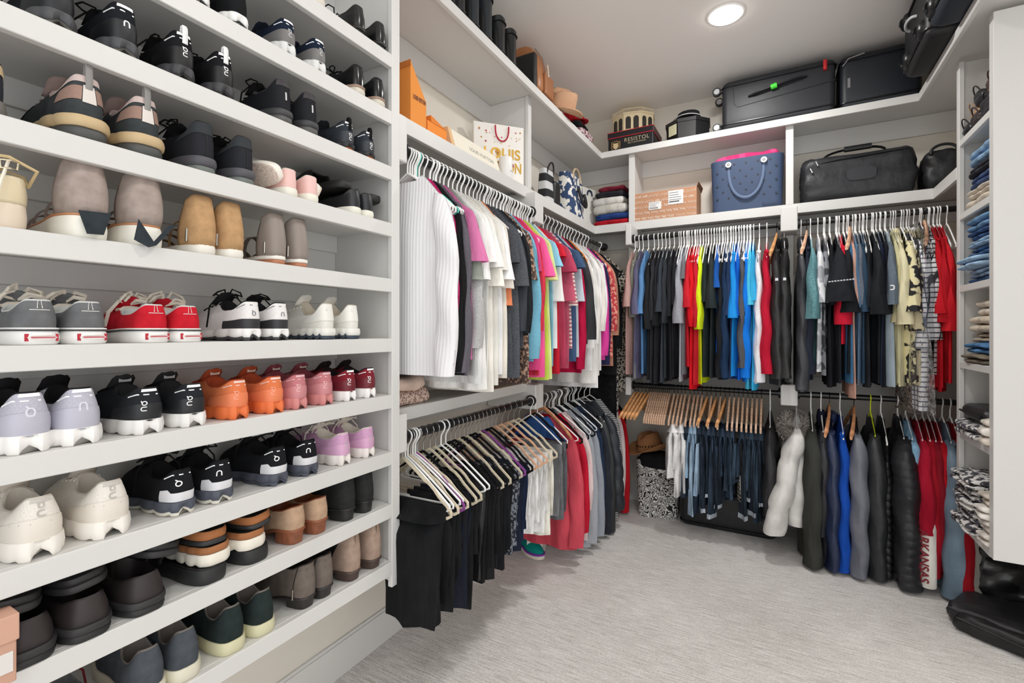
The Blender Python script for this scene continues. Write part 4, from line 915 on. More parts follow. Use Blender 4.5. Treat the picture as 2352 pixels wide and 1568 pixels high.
# ---------------------------------------------------------------- upper back rod, left bay
_glog.clear()
T(RUB, 1442, 860, 'dusty pink tee', 'b08d86', 704, outw=.04, slw=(.05, .065))
T(RUB, 1452, 869, 'olive grey long tee', '7d7e74', 728, outw=.02)
T(RUB, 1461, 868, 'purple-grey tee', '5c5a73', 722, outw=.045, slw=(.05, .065), slb=(.014, .034))
T(RUB, 1474, 858, 'steel blue tee', '5a86b5', 720, outw=.045, slw=(.05, .06), slb=(.014, .034))
T(RUB, 1488, 872, 'black tee with red neck label', '1f2023', 756, outw=.04, slw=(.05, .06))
T(RUB, 1498, 880, 'charcoal training tee', '2b2c31', 735)
T(RUB, 1507, 882, 'black sports tee', '202126', 748)
T(RUB, 1516, 878, 'dark slate tee', '353a42', 716, outw=.045, slw=(.055, .07), slb=(.014, .036))
T(RUB, 1525, 868, 'graphite tee', '2f3238', 742)
T(RUB, 1536, 874, 'black crew neck tee with red panel', '232429', 726, outw=.03)
T(RUB, 1548, 866, 'black mesh tee', '26262b', 700)
T(RUB, 1560, 876, 'light heather grey tee', 'a7a9b0', 742, 'heather', c2='8d9098', outw=.05, slw=(.055, .07), slb=(.014, .036))
T(RUB, 1569, 860, 'mid grey marl tee', '77777c', 640, 'heather', c2='5c5c61')
T(RUB, 1579, 842, 'cherry red polo', 'c6202e', 706, outw=.045, slw=(.055, .07), slb=(.014, .034))
T(RUB, 1588, 894, 'bright red long tee', 'd4121e', 750)
T(RUB, 1598, 884, 'crimson tee', 'c01f2f', 752, outw=.03)
T(RUB, 1606, 882, 'neon yellow running tee', 'd7ec21', 756, outw=.03)
T(RUB, 1618, 866, 'dark forest-charcoal tee', '26302f', 693, outw=.035)
T(RUB, 1633, 868, 'greenish-black sports tee', '2a3132', 708, outw=.05, slw=(.06, .08), slb=(.014, .04))
T(RUB, 1645, 860, 'cobalt blue tee', '1d57a8', 660)
T(RUB, 1654, 872, 'black long sleeve training top', '1e2024', 868, slw=(.045, .035))
T(RUB, 1664, 872, 'navy blue long sleeve top', '1d3452', 868, slw=(.05, .04), outw=.04)
T(RUB, 1674, 870, 'dark navy tee', '25385a', 724, outw=.03)
T(RUB, 1684, 864, 'azure blue tee', '1f8fe0', 730, outw=.04, slw=(.05, .065), slb=(.014, .034))
T(RUB, 1693, 872, 'royal blue tee', '0f5fc8', 725)
T(RUB, 1704, 850, 'grey long sleeve half-zip', '53555b', 845, slw=(.045, .04), slb=(.016, .028), outw=.045)
T(RUB, 1713, 876, 'vivid blue long sleeve top', '1176dc', 868, slw=(.05, .045), slb=(.016, .03), outw=.03)
T(RUB, 1721, 894, 'turquoise long tee', '4fc3e4', 700)
T(RUB, 1728, 896, 'aqua blue athletic tee', '38a9da', 690)
T(RUB, 1742, 881, 'white long sleeve top', 'e8e9ee', 878, slw=(.05, .045), slb=(.016, .03), outw=.035)
T(RUB, 1760, 859, 'red long sleeve half-zip with banded cuff', 'b91633', 858, slw=(.055, .055), slb=(.018, .034), outw=.05)
def badge(e, x, y, z):
    MB().loft([[(x + .0 * k, y - k, z + dz_ * 1.0) if False else (x + du, y - k, z + dz_) for du, dz_ in ((0, -.015), (.009, -.006), (.009, .008), (0, .012), (-.009, .008), (-.009, -.006))] for k in (0, .002)], True, True, True).build('badge', mat('e8eaee', 'plain'), e, smooth=False)
for px, yb, ds, ln in ((1784, 884, 'black fleece jacket with small shield badge, left one', 870), (1802, 872, 'black soft-shell jacket with small shield badge, right one', 868)):
    e, t = T(RUB, px, yb, ds, '1b1b1c', ln, 'nylon', 'jacket', 'jacket', th=.03, slw=(.06, .05), slb=(.026, .036), outw=.05, hang=('wood', 'd59a63') if px < 1790 else ('tube', 'c8c8c8'), collar=('242425', 'nylon'),
              label=ds.split(',')[0] + (', left of the two by the upright' if px < 1790 else ', right of the two by the upright'))
    MB().tube([(.243, -.0, -.36), (.2455, -.0, -.375)], .009, 6).build('badge', mat('dfe3ea', 'plain'), e)
# ---------------------------------------------------------------- upper back rod, right bay
_glog.clear()
e, t = T(RUB, 1843, 900, 'long charcoal rain jacket', '3a3b40', 896, 'nylon', 'jacket', 'jacket', th=.035, slw=(.055, .045), slb=(.02, .034), outw=.03, collar=('34353a', 'nylon'), label='long charcoal rain jacket at the left end of the right bay, upper back rod')
T(RUB, 1857, 875, 'dark navy shirt', '262b38', 860, collar=('262b38', 'cotton'), slw=(.04, .03), hang=('wood', 'e3b493'))
T(RUB, 1866, 840, 'teal speckled tee', '76a6aa', 732, 'heather', c2='39606a', outw=.055, slw=(.055, .08), slb=(.014, .04))
T(RUB, 1884, 854, 'grey and white camouflage tee', 'a9abb1', 695, 'pattern', c2='e2e3e6', rough=16, outw=.05, slw=(.05, .07), slb=(.014, .036))
T(RUB, 1898, 862, 'dark camouflage tee', '3b3d42', 690, 'pattern', c2='85888e', rough=16)
T(RUB, 1912, 890, 'black track top with white piping', '1a1b20', 700)
e, t = T(RUB, 1928, 880, 'black performance tee with wide printed sleeve', '202227', 694, outw=.09, slw=(.06, .09), slb=(.016, .075), yo=-.0)
mb = MB()
for k in range(9): mb.box(.0 + k * .0135, .0095 + k * .0135, -.0006, .0006, 0, .006 if k % 3 else .0065)
o = mb.build('sleeve_print', mat('c9cbd0', 'plain'), e, smooth=False); o.rotation_euler = (0, .08, -pi / 2 + .0); o.location = (.335, .055, -.395)
T(RUB, 1936, 790, 'red tee with bunched sleeve', 'c81a34', 745, outw=.055, slw=(.045, .055), slb=(.02, .045))
T(RUB, 1946, 858, 'black tee with white swoosh mark on sleeve', '1d1f23', 718, outw=.07, slw=(.055, .08), slb=(.014, .05))
e = SC.objects[-1] if False else None
T(RUB, 1955, 880, 'medium blue tee', '3f6f97', 690)
T(RUB, 1962, 915, 'peach pink long tee', 'c79c8c', 700, hang=('wood', 'e3b493'))
T(RUB, 1969, 870, 'steel blue long sleeve polo', '52708b', 706)
T(RUB, 1977, 885, 'grey-blue heather tee', '6d7480', 700, 'heather', c2='4f5561')
T(RUB, 1986, 880, 'dark teal-navy tee', '2d4357', 716, outw=.035)
T(RUB, 1996, 890, 'black cotton tee', '222428', 705)
e, t = T(RUB, 2016, 880, 'black tee with white C-shaped logo on sleeve', '1e2125', 722, outw=.06, slw=(.06, .085), slb=(.014, .05))
mb = MB().tube([(.0, 0, .0), (-.012, 0, .0), (-.016, 0, .004), (-.016, 0, .018), (-.012, 0, .022), (0, 0, .022)], .0035, 5); o = mb.build('sleeve_logo', mat('f2f2f2', 'plain'), e, smooth=False); o.rotation_euler = (0, 0, -pi / 2); o.location = (.322, .035, -.455)
T(RUB, 2027, 885, 'navy sports tee', '1f2739', 700)
T(RUB, 2036, 890, 'ink black tee', '191b22', 720)
e, t = T(RUB, 2048, 888, 'pale blue-grey tee with darker marl sleeve', '9fadb6', 700, 'heather', c2='8b9aa5', outw=.05, slw=(.055, .075), slb=(.014, .04), th=.03, slm=mat('6e7a86', 'heather', None, '525c67'))
T(RUB, 2062, 880, 'khaki cream shirt', 'c9c49c', 740, outw=.03, hang=('tube', 'c8c8c8'))
T(RUB, 2074, 888, 'cream camp shirt', 'd9d2ae', 745, outw=.05, slw=(.055, .075), slb=(.014, .04), hang=('tube', 'c8c8c8'), collar=('d9d2ae', 'cotton'))
e, t = T(RUB, 2094, 880, 'black camp shirt with large cream flowers', '1d1c20', 716, 'pattern', 'shirt', c2='e0d8ac', rough=19, outw=.06, slw=(.06, .09), slb=(.016, .05), th=.03, hang=('tube', 'c8c8c8'))
T(RUB, 2108, 885, 'beige camp shirt with black print', 'c9bf9f', 760, 'pattern', 'shirt', c2='2a282a', rough=22, outw=.03, hang=('tube', 'c8c8c8'))
e, t = T(RUB, 2120, 945, 'white and grey plaid shirt under plastic', 'dcdde0', 800, 'plaid', 'shirt', c2='5a5f70', th=.035, hang=('tube', 'c8c8c8'), collar=('dcdde0', 'plain'), slw=(.05, .045))
body_mesh(.225, .255, -.05, RUB.z_of(2120, 950) - .0, .055, random.Random(5), .02, wav=8).build('dry_cleaning_bag', mat('ffffff', 'film'), None); o = bpy.data.objects['dry_cleaning_bag']
(l_, r_) = RUB.at(t); o.location = l_; o.rotation_euler = (0, 0, r_); tag(o, 'clear dry-cleaning bag over the plaid shirt on the upper back rod', 'garment bag')
T(RUB, 2134, 800, 'grey plaid flannel shirt', 'a3a5aa', 780, 'plaid', 'shirt', c2='33353c', outw=.03)
T(RUB, 2146, 860, 'black and white checked shirt', 'c9c9cc', 780, 'plaid', 'shirt', c2='202022', hang=('wood', 'e3b493'))
for i, (px, yb, ds) in enumerate(((2158, 890, 'red long sleeve shirt, first of three at the right end'), (2168, 900, 'red long sleeve shirt, middle of three at the right end'), (2178, 880, 'red long sleeve shirt, last of three at the right end'))):
    T(RUB, px, yb, ds, ['b5121f', 'a9101d', 'c01a26'][i], 720 + 20 * i, outw=.05, slw=(.055, .07), slb=(.016, .04), label=ds + ', upper back rod', hl=f'white plastic hanger holding the {["first", "middle", "last"][i]} of the three red shirts')
for k in range(26):
    px = 1600 + k * 6.5; hanger(RUB, RUB.t_of(px, .0) * 1.0 - .1, 'tube', 'f2f2f0', 'white plastic hanger packed between shirts, left bay of the upper back rod', rz=rnd.uniform(-.04, .04), group='packed hangers on the upper back rod')
for k in range(20):
    hanger(RUB, .25 + k * .03 + rnd.uniform(-.006, .006), 'tube', 'f2f2f0', 'white plastic hanger packed between shirts, right bay of the upper back rod', rz=rnd.uniform(-.04, .04), group='packed hangers in the right bay')

# ---------------------------------------------------------------- lower left rod: trousers on slim hangers
_glog.clear()
BIG = .205
def hg(rod, t, kind, col, lab, rz=0, grp=None): return hanger(rod, t, kind, col, lab, rz=rz, hwid=BIG, group=grp)
for k in range(6):
    hg(RLL, 1.372 + .014 * k, 'tube' if k % 3 != 2 else 'velvet', 'f2f2f0' if k % 3 != 2 else 'e6d9c0', ('white plastic hanger bunched empty at the near end, lower left rod' if k % 3 != 2 else 'ivory velvet hanger bunched empty at the near end, lower left rod'), rz=.03 * (k - 2), grp='bunched empty hangers, lower left rod')
def P_(px, yb, desc, col='1a1a1c', hang=('velvet', '17171a'), kind='cotton', **k):
    k.setdefault('hw', .12); k.setdefault('xo', .075); k.setdefault('reach', .195)
    global _hb
    e, t = pants(RLL, px, yb, desc, col, kind, hang=None, **k)
    hg(RLL, t, hang[0], hang[1], f"{CN[hang[1]]} {HN[hang[0]]} holding the {desc}"); return e, t
P_(1016, 1436, 'wide black knit trousers reaching lowest', '17181a', ('velvet', 'd8cdb4'), hw=.125, th=.07, fold=.014, dt=.015)
P_(1052, 1400, 'black ponte trousers with sharp crease', '1b1b1d', ('velvet', '8f4f94'), th=.04, dt=.0)
P_(1066, 1300, 'short black crepe trousers', '1d1d1f', ('velvet', '17171a'), th=.035)
P_(1080, 1390, 'navy-black wool trousers', '1a1d29', ('velvet', 'd8cdb4'), th=.04)
P_(1092, 1395, 'straight black trousers with white tag', '19191b', ('velvet', 'd8cdb4'), th=.035)
P_(1104, 1270, 'black stretch trousers', '202022', WHT, th=.03)
P_(1114, 1330, 'black faux leather leggings', '141416', ('tube', 'f2f2f0'), 'leather', th=.03)
for i, (px, yb, ds, hc) in enumerate(((1124, 1335, 'matte black leggings', '17171a'), (1134, 1300, 'black slim trousers, soft knit', '17171a'), (1143, 1326, 'black textured trousers', 'd8cdb4'), (1152, 1300, 'black pinstripe trousers', '17171a'),
        (1160, 1280, 'black tailored trousers', 'd8cdb4'), (1168, 1306, 'black straight leg jeans', '17171a'), (1177, 1260, 'black corduroy trousers', '17171a'), (1186, 1270, 'black and white flecked trousers', 'd8cdb4'),
        (1194, 1250, 'dark floral leggings', '8f4f94'), (1203, 1262, 'deep navy jeans', '17171a'), (1211, 1240, 'indigo velvet trousers', '17171a'))):
    P_(px, yb, ds, ['1a1a1b', '161618', '1e1e20', '222226', '18181a', '1c1d20', '19191b', '202126', '1d2130', '1b2233', '1c2740'][i], ('velvet', hc), 'pattern' if i in (7, 8) else 'cotton', c2='7d828c' if i in (7, 8) else None, rough=70 if i in (7, 8) else None, th=.03)
for i, (px, yb, ds, hc) in enumerate(((1222, 1210, 'white cropped jeans with frayed hem', 'e3b493'), (1234, 1222, 'white wide leg jeans', 'e3b493'), (1245, 1196, 'off-white ripped jeans', 'e3b493'), (1257, 1220, 'white distressed denim', 'e6d9c0'), (1268, 1226, 'cream cuffed jeans', 'd8cdb4'))):
    P_(px, yb, ds, ['dddbd6', 'd6d4cf', 'e2e0db', 'dad8d2', 'd3cdc2'][i], ('velvet', hc), 'denim', th=.035, zt=-.245, dt=-.01 if i < 2 else .0)
# beyond the upright: grey jeans, hoodies and jackets
_glog.clear()
pants(RLL, 1290, 1183, 'grey acid-wash jeans', '6d6e70', 'denim', hang=('tube', 'f2f2f0'), hw=.12, xo=.07, reach=.19, th=.035)
pants(RLL, 1300, 1190, 'dark grey washed jeans', '585a5e', 'denim', hang=('velvet', '17171a'), hw=.12, xo=.07, reach=.19, th=.035)
J = lambda *a, **k: garment(RLL, *a, **dict(dict(drop=.15, hw=.2, th=.026, slw=(.055, .045), slb=(.024, .032), outw=.04), **k))
J(1308, 1010, 'blue and red lettered sports tee', '2c4f86', None, hw=.165)
J(1318, 1262, 'coral pink hoodie', 'c54a58', 1268, outw=.05, name='hoodie', cat='hoodie', hang=('wood', 'c98d62'))
J(1332, 1236, 'crimson sweatshirt', 'b8152f', 1232, outw=.05, name='sweatshirt', cat='sweatshirt')
J(1342, 1240, 'pale pink lace top', 'd9c4c4', 1180)
J(1352, 1255, 'light grey sweatshirt', 'a9adb4', 1257, 'heather', c2='93989f', outw=.045, name='sweatshirt', cat='sweatshirt')
J(1364, 1238, 'grey marl hoodie with ribbed cuff', '9aa0a9', 1240, 'heather', c2='848a94', outw=.06, name='hoodie', cat='hoodie')
J(1374, 1230, 'navy knit cardigan', '26334a', 1225, 'knit', outw=.03, name='cardigan', cat='cardigan')
J(1383, 1240, 'charcoal-navy blazer', '272b33', 1236, outw=.05, name='jacket', cat='jacket')
J(1392, 1235, 'black zip jacket', '1f2226', 1232, 'nylon', outw=.06, name='jacket', cat='jacket')
J(1404, 1212, 'dark slate quilted puffer jacket', '262b33', 1180, 'nylon', outw=.075, name='puffer_jacket', cat='jacket', th=.05, puff=.10, slb=(.04, .05), slw=(.06, .055))
J(1415, 1190, 'black and white striped knit top', '2a2b2e', 1180, 'stripe', c2='dcdcdc', rough=26, outw=.035)
J(1422, 1170, 'pale pink long sleeve blouse', 'd8cbcb', 1150, outw=.03, hang=('velvet', 'e6d9c0'))
J(1430, 1198, 'scarlet red jacket', 'b01520', 1195, outw=.045, name='jacket', cat='jacket')
J(1438, 1150, 'black maxi dress', '141416', None, th=.04, name='dress', cat='dress', hang=('velvet', '17171a'))
for k in range(9):
    hg(RLL, 2.60 + k * .055, ['tube', 'velvet'][k % 2], ['f2f2f0', '17171a'][k % 2], ['white plastic', 'black velvet'][k % 2] + ' hanger between jackets beyond the upright, lower left rod', rz=rnd.uniform(-.1, .1), grp='hangers between the jackets, lower left rod')

# ---------------------------------------------------------------- lower back rod, left bay: wooden hangers and jeans
_glog.clear()
for k in range(5): hanger(RLB, RLB.t_of(1446 + k * 8.5, .15), 'wood', 'd59a63', 'honey coloured curved wooden hanger, empty, at the left end of lower back rod', rz=-.12, group='empty curved wooden hangers')
for k in range(10): hanger(RLB, RLB.t_of(1482 + k * 5.0, .17), 'clip', 'c9a68a', 'pale straight wooden hanger, empty, in the pack near the left end', rz=0, group='empty straight wooden hangers', hwid=.19)
for k in range(3): hanger(RLB, RLB.t_of(1538 + k * 9, .17), 'clip', 'c9a68a', 'pale straight wooden hanger, one of three above the white jeans', rz=0, group='three straight wooden hangers', hwid=.19)
CLP = ('clip', 'c9a68a'); CRV = ('wood', 'd59a63')
def Q(px, yb, desc, col, hang=CLP, **k):
    k.setdefault('hw', .115); k.setdefault('xo', .075); k.setdefault('reach', .19); k.setdefault('th', .034); k.setdefault('fold', .012)
    return pants(RLB, px, yb, desc, col, 'denim', hang=hang, **k)
Q(1545, 1098, 'white stonewashed jeans, upper fold', 'd8d8d8', hang=None, hw=.13, th=.05, xo=.09)
Q(1563, 1145, 'long white straight jeans', 'e3e3e2', th=.04, hw=.13)
Q(1574, 1146, 'dark indigo jeans by the white pair', '24303f')
Q(1585, 1100, 'light blue washed jeans, short fold', '86a2b9')
Q(1594, 1186, 'pale blue flared jeans', '93abc0', flare=.02)
jc = ['263241', '1f2935', '2e3d50', '263444', '1d2631', '2b3b4e', '24303e', '324355', '1c242e', '293848', '232e39', '2f3f4f', '202a36', '293745']
jd = ['mid-blue jeans with knee rip', 'dark jeans with turned pale cuff', 'faded blue jeans with whiskers', 'deep blue boot-cut jeans', 'black-blue jeans with cuff', 'blue jeans with frayed fold', 'indigo slim jeans', 'bright indigo jeans', 'black jeans',
      'blue jeans with pale stitched pocket', 'dark stone jeans with broad cuff', 'ripped mid-blue jeans', 'blue jeans with curled cuff', 'dark blue denim at the right end']
jy = [1184, 1180, 1060, 1195, 1172, 1095, 1130, 1150, 1105, 1098, 1198, 1130, 1190, 1206]
for i in range(14):
    px = 1604 + i * 11.0; cu = ('a9b3bd', 'denim') if i in (1, 3, 10, 12) else None
    Q(px, jy[i], jd[i], jc[i] if i != 8 else '17181b', CRV if i in (2, 5, 8) and False else (CRV if i in (1, 3, 5) else CLP), cuffc=cu)
pants(RLB, 1702, 1155, 'black and white houndstooth trousers', '1f1f21', 'plaid', c2='c9c3b6', hang=None, hw=.1, xo=.06, reach=.18)
C = lambda *a, **k: garment(RLB, *a, **dict(dict(drop=.15, hw=.2, th=.045, slw=(.065, .045), slb=(.034, .034), outw=.05, name='coat', cat='coat', reach=.24), **k))
C(1768, 1198, 'black satin quilted jacket', '17171a', 1190, 'nylon', hang=('tube', 'f2f2f0'), name='jacket', cat='jacket', th=.05, outw=.02, reach=.2, slb=(.03, .04))
# ---------------------------------------------------------------- lower back rod, right bay: coats
_glog.clear()
e, t = C(1832, 1215, 'white down jacket with grey fur collar', 'd8d6d2', 1240, 'nylon', puff=.14, th=.075, slw=(.07, .062), slb=(.05, .06), outw=.07, yo=-.13, name='puffer_jacket', cat='jacket', hang=('tube', 'c8c8c8'), label='white down puffer jacket with grey fur collar, left end of the coats')
mb = MB(); rg = random.Random(3)
for k in range(1500):
    a = rg.uniform(0, 2 * pi); b = rg.uniform(0, 2 * pi); R_, r_ = .075, .045
    p = Vector(((R_ + r_ * cos(b)) * cos(a) + .06, (R_ * .7 + r_ * cos(b)) * sin(a) - .01, -.16 + r_ * sin(b) * 1.2 - .55 * (.06 + R_ * cos(a)))); nrm = Vector((cos(b) * cos(a), cos(b) * sin(a), sin(b) - .5)); nrm.normalize()
    nrm += Vector((rg.uniform(-.4, .4), rg.uniform(-.4, .4), rg.uniform(-.4, .4))); nrm.normalize(); s_ = nrm.cross(Vector((rg.random(), rg.random(), rg.random()))).normalized() * .0035
    mb.add([p - s_ - nrm * .012, p + s_ - nrm * .012, p + nrm * rg.uniform(.008, .018)], [(0, 1, 2)])
MB_f = MB(); R = []
for i in range(17):
    a = 2 * pi * i / 16; R.append([((.075 + .046 * cos(b)) * cos(a) + .06, (.053 + .046 * cos(b)) * sin(a) - .01, -.16 + .045 * sin(b) - .55 * (.06 + .085 * cos(a))) for b in [2 * pi * j / 12 for j in range(12)]])
MB_f.loft(R).build('collar_lining', mat('6d6762', 'fur'), e); mb.build('fur_collar', mat('9a948d', 'fur'), e, smooth=False)
C(1868, 1316, 'dark olive-grey wool coat', '373834', 1310, outw=.07, slw=(.078, .055), slb=(.048, .046), th=.06)
C(1893, 1310, 'black bomber jacket with navy lining', '1d1e24', 1240, 'nylon', collar=('1a1f33', 'cotton'), outw=.03)
C(1914, 1322, 'navy hooded shell coat', '1f2b49', 1318, 'nylon', hood=True, outw=.06, slw=(.06, .055), hang=('wood', 'c98d62'))
C(1940, 1320, 'royal blue fleece jacket', '1247a3', 1322, outw=.05, slw=(.05, .045), slb=(.026, .034))
C(1975, 1330, 'two-tone grey ski jacket', '2b303a', 1335, 'nylon', outw=.08, slw=(.07, .045), slb=(.045, .040), slm=mat('6a6d76', 'nylon'), hang=('wood', 'c98d62'), th=.05)
C(2016, 1348, 'long black soft-shell coat', '202225', 1352, 'nylon', outw=.06, slw=(.07, .05), slb=(.045, .045), hang=('tube', 'd4e22c'), th=.05)
C(2042, 1340, 'black ribbed puffer vest', '18191b', None, 'nylon', puff=.05, th=.05)
e, t = C(2084, 1345, 'black down jacket with narrow quilting', '1d1e22', 1352, 'nylon', outw=.10, slw=(.085, .06), slb=(.06, .055), puff=.042, th=.07, collar=('1b1b1e', 'nylon'), name='puffer_jacket', cat='jacket')
C(2104, 1150, 'light blue denim jacket', '7ba3bf', 1120, 'denim', outw=.02, name='jacket', cat='jacket')
e, t = C(2128, 1320, 'red hooded sweatshirt with lettered white cuff panel', 'a3122c', 1225, outw=.09, slw=(.06, .05), slb=(.03, .04), name='hoodie', cat='hoodie')
w_ = MB(); R = []
for z in (0, -.03, -.3, -.33):
    R.append([(.052 * cos(a) + (.0 if z else -.01), .040 * sin(a), z) for a in [2 * pi * j / 18 for j in range(18)]])
o = w_.loft(R, True, True, True).build('lettered_cuff', mat('e6e2da', 'cotton'), e); o.location = (.245, .0, -.60)
lettering('lettering', 'ARKANSAS', .055, mat('7a1020', 'plain'), o, (.054, -.024, -.165), (0, pi / 2, -.5), font_bold=True)
C(2146, 1335, 'deep red track jacket', '9a1022', 1330, outw=.06, slb=(.03, .04))
C(2160, 1300, 'maroon zip hoodie with white drawcord', '7e1020', 1290, outw=.05, name='hoodie', cat='hoodie')
C(2174, 1330, 'bright red sweatshirt', 'a5101e', 1320, outw=.04, name='sweatshirt', cat='sweatshirt')
C(2196, 1394, 'steel blue rain jacket brushing the floor', '64798a', 1390, 'nylon', outw=.10, slw=(.08, .07), slb=(.045, .06), th=.05, name='jacket', cat='jacket')
C(2216, 1380, 'dark red fleece below the shelf tower', '8e0f1c', 1376, outw=.12, slw=(.06, .06), name='jacket', cat='jacket')
C(2236, 1380, 'grey sweatpants-cloth jacket at the far right', '8a867f', 1378, outw=.12, slw=(.05, .05), name='jacket', cat='jacket')

# ================================================================ things on the shelves
def noisy(o, s=.01, sz=.08, lv=0):
    if lv: m = o.modifiers.new('sub', 'SUBSURF'); m.levels = lv; m.render_levels = lv
    t = bpy.data.textures.new('crumple', 'CLOUDS'); t.noise_scale = sz
    m = o.modifiers.new('crumple', 'DISPLACE'); m.texture = t; m.strength = s; m.mid_level = .5; m.texture_coords = 'OBJECT' if False else 'LOCAL'; return o
def folded(name, loc, wy, dx, h, color, label, cat='trousers', kind='denim', c2=None, lobes=2, rz=0, rough=None, tilt=0, sag=.0, grp=None):
    """a folded garment, fold edge facing -x; one cloth built of soft layered lobes"""
    rg = random.Random(int(loc[2] * 9999) + int(loc[1] * 999)); mb = MB(); hl = h / lobes
    for q in range(lobes):
        R = []; ins = rg.uniform(-.004, .012); ph = rg.uniform(0, 6)
        for i in range(11):
            y = (i / 10 - .5) * wy; u_ = abs(i / 10 * 2 - 1); e = 1 - .22 * u_ ** 8; R.append([])
            for j in range(20):
                a = 2 * pi * j / 20; ex = abs(cos(a)) ** .7 * (1 if cos(a) > 0 else -1); ez = abs(sin(a)) ** .62 * (1 if sin(a) > 0 else -1)
                R[-1].append((dx / 2 + (dx / 2 - ins) * ex * (.93 + .07 * (1 - u_ ** 6)) + .005 * sin(y * 30 + ph), y + .0, hl * (q + .5) + hl * .58 * ez * e + .003 * sin(y * 22 + ph) * q - sag * (y / wy) ** 2))
        mb.loft(R, True, True, True)
    o = mb.build(name, mat(color, kind, rough, c2), None, loc=loc, rz=rz); o.rotation_euler = (tilt, 0, rz); noisy(o, .008, .05, 1)
    return tag(o, label, cat, grp)
TX = XSR + .006
def stack(z, items, y=2.955, wy=.30):
    for (h, c, lab, kw) in items:
        k = dict(kw); dx = k.pop('dx', .25); xo = k.pop('xo', 0); yo = k.pop('yo', 0); w2 = k.pop('wy', wy)
        folded(k.pop('name', 'folded_jeans'), (TX + xo, y + yo, z), w2, dx, h, c, lab, **k); z += h + .001
    return z
PT = dict(kind='pattern', c2='d9d7d4', rough=45, name='folded_throw', cat='clothes', lobes=2, xo=-.04, dx=.27)
stack(TZ[1], [(.04, 'cdc3b3', 'cream folded trousers at the bottom of the second tower shelf', dict(name='folded_trousers', kind='cotton', lobes=1)), (.045, 'd3cabc', 'oatmeal folded trousers above the cream pair, second tower shelf', dict(name='folded_trousers', kind='cotton')), (.055, '3b4c70', 'navy folded jeans with soft crease, second tower shelf', {}),
    (.05, '2c2e35', 'charcoal folded jeans under the light blue pair', {}), (.075, '7694b0', 'light blue folded jeans topping the second tower shelf', dict(xo=.005))])
stack(TZ[2], [(.022, '2e4a70', 'thin dark blue folded jeans at the bottom of the third tower shelf', dict(lobes=1)), (.04, '8ba4be', 'grey-blue folded jeans near the bottom, third tower shelf', {}), (.055, '8fabc4', 'pale blue folded jeans jutting out furthest, third tower shelf', dict(xo=-.045, dx=.28)), (.045, '355478', 'rolled dark blue jeans, third tower shelf', dict(xo=-.0)),
    (.035, '9bb4c9', 'sky blue folded jeans, third tower shelf', {}), (.04, '37517a', 'navy blue folded jeans under the top pair, third tower shelf', {}), (.06, '5f83a6', 'mid-blue folded jeans topping the third tower shelf', dict(xo=-.01, dx=.26))])
stack(TZ[3], [(.045, '7b7264', 'olive brown folded trousers at the bottom of the fourth tower shelf', dict(name='folded_trousers', kind='cotton', xo=-.025, dx=.27)), (.05, '456d95', 'blue folded jeans above the olive trousers', dict(xo=-.012)), (.045, 'a29685', 'taupe folded trousers, fourth tower shelf', dict(name='folded_trousers', kind='cotton', xo=.02)),
    (.075, 'c6bba9', 'stone beige folded trousers, fourth tower shelf', dict(name='folded_trousers', kind='cotton')), (.075, 'cfc6b8', 'pale beige folded trousers topping the fourth tower shelf', dict(name='folded_trousers', kind='cotton', xo=.025))])
z = stack(TZ[4], [(.07, '4e4e55', 'grey and white patterned throw on the fifth tower shelf', dict(PT))], y=3.0)
stack(TZ[4] + .001, [(.04, 'd8cec2', 'cream rolled top at the bottom right of the fifth tower shelf', dict(name='rolled_top', kind='cotton', lobes=1, cat='top', xo=-.03)), (.04, 'e2dcd3', 'ivory rolled top in the middle right of the fifth tower shelf', dict(name='rolled_top', kind='cotton', lobes=1, cat='top', xo=-.045)), (.035, 'dcd5ca', 'off-white rolled top uppermost on the fifth tower shelf', dict(name='rolled_top', kind='cotton', lobes=1, cat='top', xo=-.02))], y=2.80, wy=.08)
for i in range(5):
    folded('folded_throw', (TX - .05 + .012 * (i % 2), 3.02, TZ[5] + .052 * i), .27, .28, .051, ['47474d', '4f4f56', '3e3e44', '56565c', '44444a'][i], 'grey and white patterned cloth, ' + ['lowest', 'second from bottom', 'middle', 'second from top', 'topmost'][i] + ' of the pile on the lowest tower shelf', 'clothes', 'pattern', ['e0dedb', 'cfcdcb', 'dcdad6', 'c9c7c5', 'e4e2df'][i], rough=[38, 60, 30, 50, 42][i])
for i in range(4):
    folded('rolled_top', (TX - .035 + .01 * (i % 2), 2.815, TZ[5] + .058 * i), .10, .25, .056, ['d9d3ca', 'e3ddd5', 'e8e4dd', 'cfc6b9'][i], 'cream soft top, ' + ['lowest', 'second from bottom', 'second from top', 'topmost'][i] + ' of the right pile on the lowest tower shelf', 'top', 'cotton')
# dark handbag on the fifth shelf, dark heap of belts and bags on top
def bag_lump(name, loc, sx, sy, sz, color, label, cat='bag', kind='leather', r=.03, rz=0, nz=.012, c2=None, rough=None, rx=0, bulge=.0, rough2=None):
    e = empty(name, loc, rz, label, cat); e.rotation_euler = (rx, 0, rz)
    o = rbox(sx, sy, sz, r, bulge=bulge).build('body', mat(color, kind, rough, c2), e); noisy(o, nz, .06, 1); return e
def arc_handle(e, a, b, h, r, m, name='handle', bow=(0, 0, 0), n=12, flat=1.0, up=None):
    a, b, bw = Vector(a), Vector(b), Vector(bow); P = [a + (b - a) * (.5 - .5 * cos(pi * k / n)) + (Vector((0, 0, h)) + bw) * sin(pi * k / n) ** .8 for k in range(n + 1)]
    return MB().tube(P, r, 8, flat=flat, up=up).build(name, m, e)
BKL = mat('17171a', 'leather'); SIL = mat('c9c9c9', 'metal', .3)
